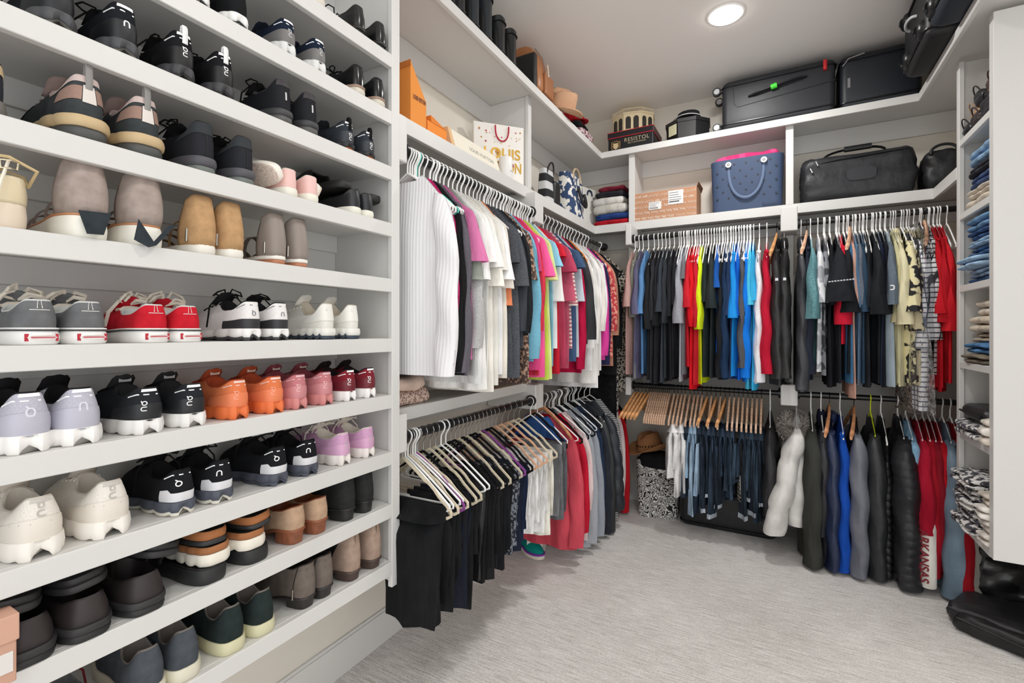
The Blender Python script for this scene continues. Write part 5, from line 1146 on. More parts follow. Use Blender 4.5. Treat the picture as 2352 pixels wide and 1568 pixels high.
e = bag_lump('handbag', (.885, 3.0, TZ[4] + .075), .2, .30, .075, '1d1d20', 'flat black handbag lying on the patterned throw, fifth tower shelf', r=.035)
MB().tube([(-.102, -.13, .035), (-.106, 0, .032), (-.102, .13, .035)], .005, 6).build('piping', BKL, e)
hp = [('black leather pouch at the front left of the top tower shelf', '1a1a1c', (.845, 3.10, 0), (.11, .13, .06)), ('dark brown rolled belt heap in the middle of the top tower shelf', '2f2725', (.86, 2.98, 0), (.14, .12, .07)), ('tan leather purse tucked under the black belts', 'a58469', (.855, 3.05, .055), (.10, .11, .055)),
      ('black coiled belt pile near the front post, top tower shelf', '26242a', (.87, 2.86, 0), (.15, .13, .10)), ('small black drawstring bag on top of the belts', '1f1f22', (.86, 3.0, .105), (.11, .12, .07)), ('dark brown leather pouch uppermost at right, top tower shelf', '4a3630', (.88, 2.87, .10), (.13, .12, .09))]
for lab, c, (x, y, dz), (a, b, h) in hp:
    e = bag_lump('pouch', (x, y, TZ[0] + dz), a, b, h, c, lab, r=.025, nz=.03); arc_handle(e, (-a * .4, -b * .3, h * .7), (-a * .35, b * .3, h * .6), .045, .003, mat(c, 'leather'), 'strap', (-.02, 0, 0))

# ---------------------------------------------------------------- high shelf, left wing
def yX(px, x): return atX(px, 760, x).y
BT = dict(L=.26, up=('1e2226', 'leather', .35), lin=('121212', 'plain'), st=(.010, .010), hh=.04, heelh=1, heelm=('17171a', 'plain'), sole=[(0, 1, .001, ('1a1a1a', 'plain'))], wh=.076, wb=.09, col=(.22, .215, .235), cx=(.01, .40), cw=.045, toeh=.045, bulge=.0)
for i, px in enumerate((1040, 1066, 1098, 1128, 1158, 1184)):
    b = dict(BT); b['up'] = (['15171a', '191b1f', '22282e', '20262b', '1a1c1f', '141416'][i], 'leather', .35)
    if i > 3: b['col'] = (.17, .165, .18)
    e = Shoe(**b).make('ankle_boot', (XH - .03, yX(px, XH - .03) - .0, HT + .0005), pi, ['tall black leather boot, nearest pair, left boot', 'tall black leather boot, nearest pair, right boot', 'black strapped boot, middle pair, left boot', 'black strapped boot, middle pair, right boot', 'short black boot, farthest pair, left boot', 'short black boot, farthest pair, right boot'][i] + ', high shelf', 'boot')
    s = Shoe(**b); R = [s.S(2 * pi * k / 30, .80, .002) for k in range(30)]; MB().tube(R, .006, 6, closed=True, flat=.4).build('ankle_strap', mat('121315', 'leather'), e)
def bulk(name, loc, prof, wy, color, label, cat, kind='leather', rz=0, nz=.01):
    """bag drawn as a side outline (x, z) given real thickness wy, soft edges"""
    e = empty(name, loc, rz, label, cat); R = []
    cxm = sum(p[0] for p in prof) / len(prof); czm = sum(p[1] for p in prof) / len(prof)
    for y, s in ((-.5, .80), (-.46, .94), (-.36, 1.0), (0, 1.02), (.36, 1.0), (.46, .94), (.5, .80)):
        R.append([(cxm + (x - cxm) * s, y * wy, czm + (z - czm) * s) for x, z in prof])
    o = MB().loft(R, True, True, True).build('body', mat(color, kind), e); noisy(o, nz, .05, 1); return e
y0 = yX(1222, XH - .12)
e = bulk('backpack', (XH - .15, y0, HT + .012), [(-.12, 0), (.10, 0), (.125, .03), (.12, .16), (.09, .27), (.04, .315), (-.06, .31), (-.12, .26), (-.14, .12)], .20, 'a96f45', 'brown leather backpack standing on the high shelf after the black boots', 'bag', nz=.008)
MB().tube([(.128, -.02, .05), (.132, -.02, .15), (.11, -.02, .24), (.06, -.02, .31)], .004, 6).build('zipper', SIL, e); MB().tube([(.134, .0, .20), (.137, .008, .13)], .005, 6).build('zip_pull', mat('d8c8b4', 'leather'), e)
rbox(.02, .12, .13, .01).build('front_pocket', mat('9f663e', 'leather'), e).location = (.125, .03, .02)
bev(MB().box(-.10, .10, -.02, .02, 0, .23).build('organizer_box', mat('1c1c1e', 'plain'), tag(empty('storage_box', (XH - .13, y0 - .125, HT), 0), 'narrow black box standing between the boots and the brown backpack', 'box'), smooth=False), .01)
def hat(name, loc, label, crown=(.085, .11), brim=.16, ch=.11, c='c79a68', c2='8a6238', rx=0, ry=0, rz=0, band=None, curl=.04, dent=.03, kind='straw', s=1.0, back=None):
    e = empty(name, loc, rz, label, 'hat'); e.rotation_euler = (rx, ry, rz); m = mat(c, kind, None, c2); R = []
    for f in (1.0, .95, .85, .7, .58):
        rr = []
        for k in range(40):
            a = 2 * pi * k / 40; w_ = lerp(crown[0], brim * .86, (f - .5) * 2); l_ = lerp(crown[1], brim * 1.08, (f - .5) * 2)
            rr.append((w_ * cos(a), l_ * sin(a), curl * (abs(cos(a)) ** 2) * ((f - .55) / .45) ** 2 + .004 - curl * .25 * abs(sin(a)) ** 2 * ((f - .55) / .45) ** 2))
        R.append(rr)
    o = MB().loft(R, True).build('brim', m, e); md = o.modifiers.new('t', 'SOLIDIFY'); md.thickness = .004
    R = []
    for v, sc in ((0, 1.02), (.3, .98), (.6, .93), (.85, .86), (.97, .70), (1.0, .45), (.96, .15)):
        rr = []
        for k in range(40):
            a = 2 * pi * k / 40; x = crown[0] * sc * cos(a); y = crown[1] * sc * sin(a); zz = ch * v
            if v > .5: zz -= dent * math.exp(-(x / .025) ** 2) * (v - .4) * 1.4; zz += .012 * (y / crown[1]) * v; x *= 1 - .22 * max(0, y / crown[1]) * v
            rr.append((x, y, zz))
        R.append(rr)
    MB().loft(R, True, False, True).build('crown', m, e)
    if band:
        mb = MB()
        for v0, v1 in ((.08, .22),):
            mb.loft([[(crown[0] * s_ * cos(2 * pi * k / 40), crown[1] * s_ * sin(2 * pi * k / 40), ch * v) for k in range(40)] for v, s_ in ((v0, 1.035), (v1, 1.02))], True)
        mb.build('hat_band', mat(band, 'leather'), e)
    return e
p = atX(1288, 270, XH - .05)
e = hat('cowboy_hat', (XH - .06, p.y, HT + .070), 'tan woven straw cowboy hat leaning on the high shelf by the brown backpack', c='cfa583', c2='bd9270', ry=.62, rz=-.35, rx=.05, band='b98d68', ch=.125, brim=.165)
MB().disc((.0, -.115, .02), .012, .004, 14, 'y').build('concho', mat('a9a9a4', 'metal'), e)
yy = yX(1322, XH - .08)
for i, (c, k_, c2_, dz, a, lab) in enumerate((('7b4a58', 'pattern', 'e2cdd2', 0, .22, 'maroon and white patterned scarf heap at the end of the high shelf left wing'), ('1b1b1e', 'cotton', None, .055, .17, 'black knitted cap on the patterned scarf heap'), ('a8141f', 'cotton', None, .10, .15, 'red baseball cap on top of the scarf heap'))):
    e = bag_lump('cap' if i else 'scarf', (XH - .10, yy + .03 - .02 * i, HT + dz), a, a + .02, .055 if i != 2 else .075, c, lab, 'cap' if i else 'scarf', k_, r=.03, nz=.02, c2=c2_, rough=60 if i == 0 else None)
    if i == 2:
        R = [[(.05 + .07 * cos(t) * s_, .06 * sin(t) * s_, .012 + .01 * (1 - s_)) for t in [lerp(-pi / 2, pi / 2, k / 12) for k in range(13)]] for s_ in (1, .3)]
        o = MB().loft(R, False).build('peak', mat('8e1520', 'cotton'), e); o.modifiers.new('t', 'SOLIDIFY').thickness = .004

# ---------------------------------------------------------------- high shelf, back wing
yf = YH + .03
a = atY(1397, 352, yf).x; b = atY(1500, 335, yf).x; hgt = .145
e = empty('hat_box', ((a + b) / 2, yf + .14, HT), 0, 'black hat box with red trim and gold crest on the high shelf', 'box'); wq = (b - a) / 2
bev(MB().box(-wq, wq, -.14, .14, 0, hgt - .03).build('box_base', mat('1a1c20', 'plain', .4), e, smooth=False), .003)
bev(MB().box(-wq - .004, wq + .004, -.144, .144, hgt - .045, hgt).build('lid', mat('1c1b20', 'plain', .4), e, smooth=False), .003)
for z in (hgt - .001, hgt - .043): MB().box(-wq - .005, wq + .005, -.1455, .1455, z - .003, z + .002).build('red_trim', mat('b3202c', 'plain'), e, smooth=False)
G_ = mat('b9ab8c', 'plain')
lettering('lettering', 'RESISTOL', .040, G_, e, (.048, -.1412, .070), (pi / 2, 0, 0), space=1.15); lettering('lettering', 'SELF CONFORMING', .014, G_, e, (.05, -.1412, .045), (pi / 2, 0, 0), space=1.1)
mb = MB(); mb.loft([[(x, -.1412 - k * .001, z) for x, z in ((-.02, .03), (.0, .012), (.02, .03), (.02, .06), (-.02, .06))] for k in (0, 1)], True, True, True)
o = mb.build('crest_shield', mat('c8b48e', 'plain'), e, smooth=False); o.location.x = -wq + .06
mb = MB()
for s in (-1, 1):
    for zz, rr in ((.03, .012), (.05, .01), (.066, .007)):
        mb.tube([(s * (.026 + .008 * cos(t)), -.1418, zz + rr * sin(t)) for t in [k * pi / 4 for k in range(8)]], .0022, 5, closed=True)
mb.tube([(-.012, -.1418, .068), (-.008, -.1418, .08), (0, -.1418, .07), (.008, -.1418, .08), (.012, -.1418, .068)], .0022, 5)
o = mb.build('crest', mat('a9854e', 'plain'), e); o.location.x = -wq + .06
# octagonal arcaded hat box on it
e8 = empty('arcaded_hat_box', ((a + b) / 2 - .015, yf + .145, HT + hgt + .002), .2, 'cream octagonal box shaped like an arcade, standing on the black hat box', 'box')
def octo(r, z, n=8, sq=.84): return [(r * cos(2 * pi * (k + .5) / n), r * sq * sin(2 * pi * (k + .5) / n), z) for k in range(n)]
CRM = mat('d8c8a4', 'plain')
MB().loft([octo(.165, 0), octo(.165, .125), octo(.172, .128), octo(.172, .138), octo(.16, .138)], True, True, True).build('wall', CRM, e8, smooth=False)
V8 = octo(.1655, 0)
for k in range(8):
    A, B = Vector(V8[k]), Vector(V8[(k + 1) % 8]); t = (B - A).normalized(); nrm = Vector((t.y, -t.x, 0)); L_ = (B - A).length
    for f in (.27, .73):
        c_ = A + t * L_ * f; hwid_ = L_ * .155; P2 = [c_ + t * (-hwid_) + Vector((0, 0, .012)), c_ + t * hwid_ + Vector((0, 0, .012))] + [c_ + t * (hwid_ * cos(q)) + Vector((0, 0, .085 + hwid_ * 1.1 * sin(q))) for q in [pi * j / 8 for j in range(9)]]
        MB().loft([P2, [p + nrm * .0015 for p in P2]], True, True, True).build('arched_window', mat('35322e', 'gloss'), e8, smooth=False)
mb = MB(); V = octo(.167, .138)
for k in range(8):
    A, B = Vector(V[k]), Vector(V[(k + 1) % 8])
    mb.tube([A + Vector((0, 0, .028)), B + Vector((0, 0, .028))], .003, 4)
    for j in range(13): p = A + (B - A) * (j / 13); mb.tube([p, p + Vector((0, 0, .027))], .0015, 4)
mb.build('balustrade', mat('dfd0ae', 'plain'), e8, smooth=False)
# black octagonal hat box with a note and a cap
cx8 = (atY(1520, 325, yf).x + atY(1626, 310, yf).x) / 2
e = empty('octagonal_hat_box', (cx8, yf + .155, HT), .1, 'black octagonal hat box with a pale note taped on its side, high shelf', 'box')
MB().loft([octo(.155, 0, sq=.95), octo(.16, .13, sq=.95), octo(.166, .13, sq=.95), octo(.166, .155, sq=.95), octo(.15, .158, sq=.95)], True, True, True).build('box_body', mat('1c1c1e', 'plain', .5), e, smooth=False)
V = octo(.161, 0, sq=.95); A, B = Vector(V[5]), Vector(V[4]); t = (A - B).normalized(); n2 = Vector((t.y, -t.x, 0)); 
pts = [B + t * .035 + Vector((0, 0, .05)), B + t * .115 + Vector((0, 0, .046)), B + t * .115 + Vector((0, 0, .122)), B + t * .035 + Vector((0, 0, .126))]
MB().loft([[p + n2 * .006 for p in pts], [p + n2 * .0075 for p in pts]], True, True, True).build('note', mat('d9d6b4', 'plain'), e, smooth=False)
e = hat('baseball_cap', (cx8 + .01, yf + .12, HT + .162), 'black cap with light trimmed peak lying on the octagonal hat box', crown=(.085, .085), brim=.125, ch=.075, c='1d1e21', kind='cotton', curl=-.02, dent=.0)
MB().tube([(.125 * .86 * 1.0 * cos(t), -.135 * abs(sin(t)), .006) for t in [lerp(pi * .15, pi * .85, k / 14) for k in range(15)]], .003, 5).build('peak_edge', mat('c9c9cc', 'plain'), e)
# suitcases -------------------------------------------------------
def suitcase(name, loc, L_, W_, H_, label, rz=0, rx=0, ry=0, wheels=True, col='24262b', trim_=None, tagc=None):
    e = empty(name, loc, rz, label, 'suitcase'); e.rotation_euler = (rx, ry, rz)
    rbox(L_, W_, H_, .035, zr=.03, bulge=.004).build('shell', mat(col, 'leather', .5), e)
    m = mat('101114', 'plastic')
    for z in (H_ * .12, H_ * .88):
        P = [(sx * (L_ / 2 + .003 - .035 * (1 - abs(cos(q)))), sy * (W_ / 2 + .003 - .035 * (1 - abs(sin(q)))), z) for sx, sy, q in ()]
        rr = []
        for qx, qy, a0 in ((1, 1, 0), (-1, 1, pi / 2), (-1, -1, pi), (1, -1, 3 * pi / 2)):
            for k in range(5):
                a_ = a0 + pi / 2 * k / 4; rr.append((qx * (L_ / 2 - .030) + .035 * cos(a_), qy * (W_ / 2 - .030) + .035 * sin(a_), z))
        MB().tube(rr, .005, 6, closed=True).build('zip_piping', m if not trim_ else mat(trim_, 'plastic'), e)
    if wheels:
        for sy in (-1, 1):
            for z in (H_ * .13, H_ * .87):
                MB().tube([(-L_ / 2 + .005, sy * (W_ / 2 - .04), z), (-L_ / 2 - .022, sy * (W_ / 2 - .04), z)], .017, 8).build('caster_fork', m, e)
                w_ = MB().disc((-L_ / 2 - .038, sy * (W_ / 2 - .04) - .014, z), .028, .028, 20, 'y').build('wheel', mat('2a2a2c', 'rubber'), e)
                MB().disc((-L_ / 2 - .038, sy * (W_ / 2 - .04) - .016, z), .019, .032, 16, 'y').build('wheel_hub', mat('cfcfd1', 'plastic'), w_)
    return e
y2 = yf; xl = atY(1662, 300, y2).x; xr = atY(1915, 255, y2).x; Ls = xr - xl + .02
e = suitcase('suitcase', ((xl + xr) / 2, y2 + .135, HT + .004), Ls, .25, .34, 'large dark suitcase on its side with green tape on the handle, high shelf', tagc=1)
P = [(-.16, -.128, .20), (-.12, -.150, .205), (.06, -.155, .235), (.13, -.150, .245), (.17, -.128, .25)]
h_ = MB().tube(P, .013, 10, flat=.6).build('side_handle', mat('141518', 'leather'), e)
MB().tube([(-.03, -.153, .220), (.005, -.1545, .226)], .017, 10).build('tape', mat('46d83a', 'plain'), h_)
rr = [(-.26, -.130, .30), (-.25, -.130, .17), (-.23, -.130, .145), (.33, -.130, .19)]
MB().tube(rr, .003, 6).build('seam', mat('17181b', 'plain'), e)
MB().tube([(Ls / 2 - .055, -.135, .325), (Ls / 2 - .055, -.140, .262)], .011, 8).build('red_tag', mat('c8262c', 'plain'), e)
x3 = atY(1945, 240, y2).x; x4 = atY(2050, 215, y2).x
e = suitcase('soft_suitcase', (.80, y2 + .16, HT + .004), .40, .26, .34, 'black soft suitcase with silver zip in the right corner of the high shelf', wheels=False, col='1c2028')
e.location.x = (atY(1932, 240, y2).x) + .20
MB().tube([(-.19, -.133, .27), (-.16, -.136, .31), (-.08, -.136, .325)], .005, 6).build('zipper', SIL, e); MB().box(-.165, -.150, -.137, -.134, .13, .19).build('logo_plate', mat('b9bcc2', 'metal'), e)
for i, (px, py, dz, lab, c) in enumerate(((2050, 200, .004, 'black wheeled suitcase lying on the right wing of the high shelf', '17181b'), (2120, 60, .0, 'dark navy suitcase with piping, nearest on the right wing of the high shelf', '1d2531'))):
    yy = [3.14, 2.64][i]
    e = suitcase('suitcase', (.61 + .20, yy, HT + .004), .40, .46, [.34, .38][i], lab, col=c, wheels=False, rz=0)
    m = mat('15161a', 'gloss')
    for s in (-1, 1):
        for k_, z in enumerate((.06, .27)):
            o = rbox(.05, .085, .085, .03, bulge=.01).build('wheel_housing', mat('101114', 'plastic'), e); o.location = (-.196, s * .15, z - .03)
            MB().disc((-.212, s * .15 - .012, z + .012), .024, .024, 18, 'y').build('wheel', m, e)
    arc_handle(e, (-.203, -.07, .19), (-.203, .07, .19), .0, .007, mat('c8cace', 'plastic'), 'handle', (-.03, 0, .01))
    arc_handle(e, (-.14, -.232, .10), (-.02, -.232, .10), .01, .010, mat('15161a', 'leather'), 'carry_handle', (0, -.03, 0))
    MB().tube([(-.182, -.2, .30), (-.186, -.05, .315)], .004, 6).build('piping', mat('b9bcc2', 'plastic'), e)

# ---------------------------------------------------------------- hat shelf, left wall
xb = XS - .015; ya, yb_ = yX(943, xb), yX(979, xb)
e = empty('orange_box', (xb, ya, LT), 0, 'tall orange gift box with dark lettering beside the cabinet post', 'box')
zt1 = atX(943, 138, xb).z - LT; zt2 = atX(978, 236, xb).z - LT; W = yb_ - ya
MB().loft([[(-.24, 0, 0), (0, 0, 0), (0, W, 0), (-.24, W, 0)], [(-.24, 0, zt1), (0, 0, zt1), (0, W, zt2), (-.24, W, zt2)]], True, True, True).build('box_body', mat('e8923f', 'card'), e, smooth=False)
MB().loft([[(-.243, -.003, -.0 + zt1 - .02), (.002, -.003, zt1 - .02), (.002, .0, zt1 - .02), (-.243, .0, zt1 - .02)], [(-.243, -.003, zt1 + .003), (.002, -.003, zt1 + .003), (.002, .0, zt1 + .003), (-.243, .0, zt1 + .003)]], True, True, True).build('lid_edge', mat('c87530', 'card'), e, smooth=False)
lettering('lettering', 'LOUIS VUITTON', .026, mat('6e3a1c', 'plain'), e, (.0012, W * .55, .11), (pi / 2, 0, pi / 2), sx=.40)
yc, yd = yX(982, xb), yX(1026, xb)
e = empty('small_orange_box', (xb, yc, LT), 0, 'small open orange box lying beside the tall orange box', 'box'); W = yd - yc
MB().loft([[(-.12, 0, 0), (0, 0, 0), (0, W, 0), (-.12, W, 0)], [(-.12, 0, .05), (0, 0, .05), (0, W, .05), (-.12, W, .05)]], True, True, True).build('box_body', mat('ee8d35', 'card'), e, smooth=False)
o = MB().loft([[(-.11, W * .2, .052), (0, W * .2, .052), (0, W, .052), (-.11, W, .052)], [(-.09, W * .25, .085), (-.01, W * .25, .085), (-.01, W * .30, .085), (-.09, W * .3, .085)]], True, True, True).build('open_flap', mat('e07f2c', 'card'), e, smooth=False)
ye, yg = yX(1048, xb), yX(1150, xb - .0); W = yg - ye
e = empty('cream_pouch_box', (xb, ye, LT), 0, 'long cream paper bag with black lettering lying on the hat shelf', 'bag')
MB().loft([[(-.10, 0, 0), (0, 0, 0), (0, W, 0), (-.10, W, 0)], [(-.085, 0, .094), (-.03, 0, .094), (-.03, W, .094), (-.085, W, .094)]], True, True, True).build('paper_body', mat('ece6d6', 'card'), e, smooth=False)
MB().loft([[(-.10, -.02, 0), (-.005, -.02, 0), (-.005, 0, 0), (-.10, 0, 0)], [(-.08, -.02, .10), (-.035, -.02, .10), (-.035, 0, .10), (-.08, 0, .10)]], True, True, True).build('folded_end', mat('e2b98a', 'card'), e, smooth=False)
lettering('lettering', 'LOUIS VUITTON', .029, mat('2a2623', 'plain'), e, (-.0145, W * .60, .044), (pi / 2 - .31, 0, pi / 2), sx=1.0, space=1.05)
p = atX(1167, 400, xb - .03)
e = empty('candle_jar', (xb - .045, p.y, LT), 0, 'plain white cylindrical candle jar in front of the white gift bag', 'candle')
R = [[(r_ * cos(2 * pi * k / 24), r_ * sin(2 * pi * k / 24), z) for k in range(24)] for r_, z in ((.036, 0), (.038, .003), (.038, .125), (.036, .13), (.03, .128))]
MB().loft(R, True, True, True).build('jar', mat('eeedea', 'plastic'), e); MB().box(.0375, .0385, -.014, .014, .05, .053).build('label_line', mat('a8a8a4', 'plain'), e)
W = .292; zt_ = zt3 = .325; Rp = Vector((-1.262, 2.405, LT)); 
e = empty('gift_bag', (Rp.x - .657 * W, Rp.y - .754 * W, LT), -.717, 'large white paper gift bag with gold confetti print and red rope handle', 'bag')
MB().loft([[(-.055, 0, 0), (0, 0, 0), (0, W, 0), (-.055, W, 0)], [(-.045, 0, zt_), (0, 0, zt_), (0, W, zt3), (-.045, W, zt3)]], True, True, True).build('paper_body', mat('efece6', 'card'), e, smooth=False)
GO = mat('c9a24e', 'metal', .45)
lettering('lettering', 'LOUIS', .080, GO, e, (.001, W * .56, zt_ * .50), (pi / 2, 0, pi / 2), font_bold=True); lettering('lettering', 'VUITTON', .080, GO, e, (.001, W * .53, zt_ * .27), (pi / 2, 0, pi / 2), font_bold=True, sx=.72)
rg = random.Random(11)
for c in (('c08a3c'), ('c24a5c'), ('d9cfa8')):
    mb = MB()
    for k in range(26):
        y, z = rg.uniform(.02, W - .02), rg.uniform(.02, zt_ - .03); r_ = rg.uniform(.002, .006) * (2.2 if k < 2 else 1)
        if W * .2 < y < W * .9 and zt_ * .15 < z < zt_ * .62 and k > 4: continue
        mb.loft([[(.0006 + q * .001, y + r_ * cos(2 * pi * j / 7), z + r_ * sin(2 * pi * j / 7)) for j in range(7)] for q in (0, 1)], True, True, True)
    mb.build('confetti_print', mat(c, 'plain'), e, smooth=False)
P = [(.004, W * .42 + W * .27 * .5 * (1 - cos(pi * k / 14)), zt_ - .008 - .085 * sin(pi * k / 14) ** .7 - .0) for k in range(15)]
MB().tube(P, .004, 6).build('rope_handle', mat('b83348', 'cotton'), e)

# ---------------------------------------------------------------- hat shelf beyond the upright and in the corner
def tote(name, loc, w, d, h, rz, c, label, kind='cotton', c2=None, rough=None, lean=0):
    e = empty(name, loc, rz, label, 'bag'); R = []
    for f in (0, .03, .3, .6, .85, 1):
        sx, sy = lerp(.86, 1, f) * w / 2, lerp(1, .55, f) * d / 2
        R.append([(sx * abs(cos(a)) ** .4 * (1 if cos(a) > 0 else -1), sy * abs(sin(a)) ** .5 * (1 if sin(a) > 0 else -1) + lean * f, h * f) for a in [2 * pi * j / 28 for j in range(28)]])
    R.append([(x * .97, lean + (y - lean) * .8, z) for x, y, z in R[-1]]); R.append([(x * .92, lean + (y - lean) * .7, z - h * .3) for x, y, z in R[-1]])
    o = MB().loft(R, True, True, True).build('body', mat(c, kind, rough, c2), e); noisy(o, .012, .07); return e
def onS(px): return yX(px, XS - .09)
e = tote('tote_bag', (XS - .13, onS(1268) - .0, LT), .16, .10, .27, pi / 2, 'c9c9ca', 'black and white leather shoulder bag behind the upright on the hat shelf', 'stripe', '202022', 3)
arc_handle(e, (-.05, -.02, .22), (.05, -.02, .22), .10, .006, BKL, bow=(0, -.02, 0)); rbox(.10, .07, .20, .02).build('side_gusset', BKL, e).location = (.07, -.02, .01)
e = tote('tote_bag', (XS - .115, onS(1318), LT), .30, .16, .34, pi / 2, '2e4468', 'navy and white floral beach tote with rope handles on the hat shelf', 'pattern', 'e4e2dc', 24)
arc_handle(e, (-.07, -.045, .30), (.08, -.045, .30), .09, .008, mat('cbb291', 'straw')); arc_handle(e, (-.02, -.07, .24), (.10, -.07, .22), .0, .012, BKL, 'strap', (0, -.03, -.12))
e = tote('tote_bag', (XS - .115, onS(1352) - .0, LT), .22, .12, .33, pi / 2 - .3, 'dedcd6', 'white tote with dark oval handle beside the floral tote', 'leather')
arc_handle(e, (-.03, -.04, .27), (.03, -.04, .27), .04, .007, mat('1f2a44', 'leather'))
py0 = LT
cl = [(-1.13, 3.72, .0, .30, .20, .045, 'b01a28', 'red folded cloth at the bottom of the corner heap'), (-1.12, 3.73, .046, .30, .20, .05, '27427e', 'royal blue folded cloth above the red one in the corner heap'),
      (-1.15, 3.73, .098, .28, .20, .07, 'c9c6be', 'white crumpled shorts in the corner heap'), (-1.17, 3.74, .17, .26, .18, .06, 'd6d3cd', 'off-white folded cloth with navy edge in the corner heap'), (-1.16, 3.74, .232, .24, .18, .045, '2a2a30', 'black printed shorts near the top of the corner heap'),
      (-1.15, 3.75, .279, .22, .17, .04, '7a2434', 'dark red garment topping the corner heap')]
for x, y, dz, a_, b_, h_, c, lab in cl:
    e = rbox(a_, b_, h_, .025).build('folded_clothing', mat(c, 'cotton'), None, loc=(x, y, LT + dz)); noisy(e, .02, .06, 1); tag(e, lab, 'clothes')
# ---------------------------------------------------------------- hat shelf, back wall
yb0 = YS + .012
xa, xb2 = atY(1453, 508, yb0).x, atY(1600, 480, yb0).x; zt_ = atY(1453, 447, yb0).z - LT
e = empty('cardboard_box', (xa + .004, yb0, LT), 0, 'brown cardboard box with white doodle print and shipping labels', 'box'); W = xb2 - xa - .004
CB_ = mat('b98a6b', 'card')
bev(MB().box(0, W, 0, .22, 0, zt_).build('box_body', CB_, e, smooth=False), .003)
MB().loft([[(W, 0, zt_), (W, .22, zt_), (W + .012, .22, zt_ + .035), (W + .012, .0, zt_ + .028)], [(W + .003, 0, zt_), (W + .003, .22, zt_), (W + .015, .22, zt_ + .035), (W + .015, .0, zt_ + .028)]], True, True, True).build('raised_flap', mat('8e5f40', 'card'), e, smooth=False)
rg = random.Random(4); mb = MB()
for r_ in range(5):
    x = .012; z = .018 + r_ * (zt_ - .03) / 4.4
    while x < W - .03:
        ln = rg.uniform(.03, .07); hh = .009
        mb.tube([(x + ln * k / 12, -.001, z + hh * sin(k * 1.9 + r_) * (1 if k % 3 else 1.5)) for k in range(13)], .0018, 4); x += ln + .01
mb.build('doodle_print', mat('e3d3c4', 'plain'), e, smooth=False)
for x0, z0, w_, h_ in ((W * .57, zt_ * .47, W * .23, zt_ * .48), (W * .26, zt_ * .36, W * .20, zt_ * .27)):
    l = MB().box(x0, x0 + w_, -.0035, -.002, z0, z0 + h_).build('shipping_label', mat('e6e6e4', 'plain'), e, smooth=False)
    mb = MB()
    for k in range(5): mb.box(x0 + .006, x0 + w_ * rg.uniform(.5, .92), -.0042, -.0036, z0 + h_ * (.14 + k * .17), z0 + h_ * (.14 + k * .17) + h_ * (.09 if k == 0 else .035))
    mb.build('label_print', mat('55565a', 'plain'), l, smooth=False)
# navy rubber tote
xa, xb2 = atY(1631, 480, yb0).x, atY(1801, 465, yb0).x; h_ = atY(1700, 362, yb0).z - LT; W = min(xb2, DV[1] - .026) - xa; cxx = xa + W / 2
e = empty('rubber_tote', (cxx, yb0 + .115, LT), 0, 'navy blue perforated rubber tote bag with pink towel inside', 'bag'); R = []
for f, s in ((0, .93), (.02, .95), (.12, .97), (.13, .96), (.5, .98), (.94, 1), (.96, 1.01), (1, 1.01)):
    R.append([(s * W / 2 * abs(cos(a)) ** .25 * (1 if cos(a) > 0 else -1), (.75 + .25 * f) * .11 * abs(sin(a)) ** .4 * (1 if sin(a) > 0 else -1), h_ * f) for a in [2 * pi * j / 40 for j in range(40)]])
R.append([(x * .96, y * .9, z) for x, y, z in R[-1]]); R.append([(x * .98, y, z - .06) for x, y, z in R[-1]])
NV_ = mat('394a68', 'rubber'); MB().loft(R, True, True, True).build('body', NV_, e)
def tf(z): return -(.75 + .25 * z / h_) * .11
mb = MB()
for r_ in range(6):
    for c_ in range(6):
        x = (-.40 + .16 * c_ + (.08 if r_ % 2 else 0)) * W; z = h_ * (.27 + .125 * r_)
        if x < W * .42: MB().disc((x, tf(z) - .0012, z), .0068, .003, 12, 'y').build('perforation', mat('141a26', 'plain'), e, smooth=False)
P = [(-.24 * W + .48 * W * .5 * (1 - cos(pi * k / 18)), tf(h_ * .5) - .010, h_ * .90 - h_ * .66 * sin(pi * k / 18) ** .75) for k in range(19)]
MB().tube(P, .010, 8, flat=.5, up=(0, 1, 0)).build('handle', mat('5a6c8a', 'rubber'), e)
for s in (-1, 1):
    b_ = MB().disc((s * .24 * W, tf(h_ * .9) - .018, h_ * .89), .019, .012, 20, 'y').build('handle_button', mat('dcdcda', 'plastic'), e)
    MB().tube([(s * .24 * W + .007 * cos(t), tf(h_ * .9) - .019, h_ * .89 + .007 * sin(t)) for t in [k * pi / 5 for k in range(10)]], .0015, 4, closed=True).build('button_ring', mat('30343c', 'plain'), b_)
lettering('lettering', 'bogg', .042, mat('24324c', 'rubber'), e, (W * .32, tf(.02) - .0085, h_ * .075), (pi / 2, 0, 0), sx=1.2)
o = rbox(W * .9, .16, .07, .03).build('towel', mat('d6457e', 'pattern', 14, 'c2286a'), None, loc=(cxx + .0, yb0 + .12, LT + h_ - .025)); noisy(o, .03, .08, 1); tag(o, 'bright pink patterned towel stuffed in the navy tote', 'towel')
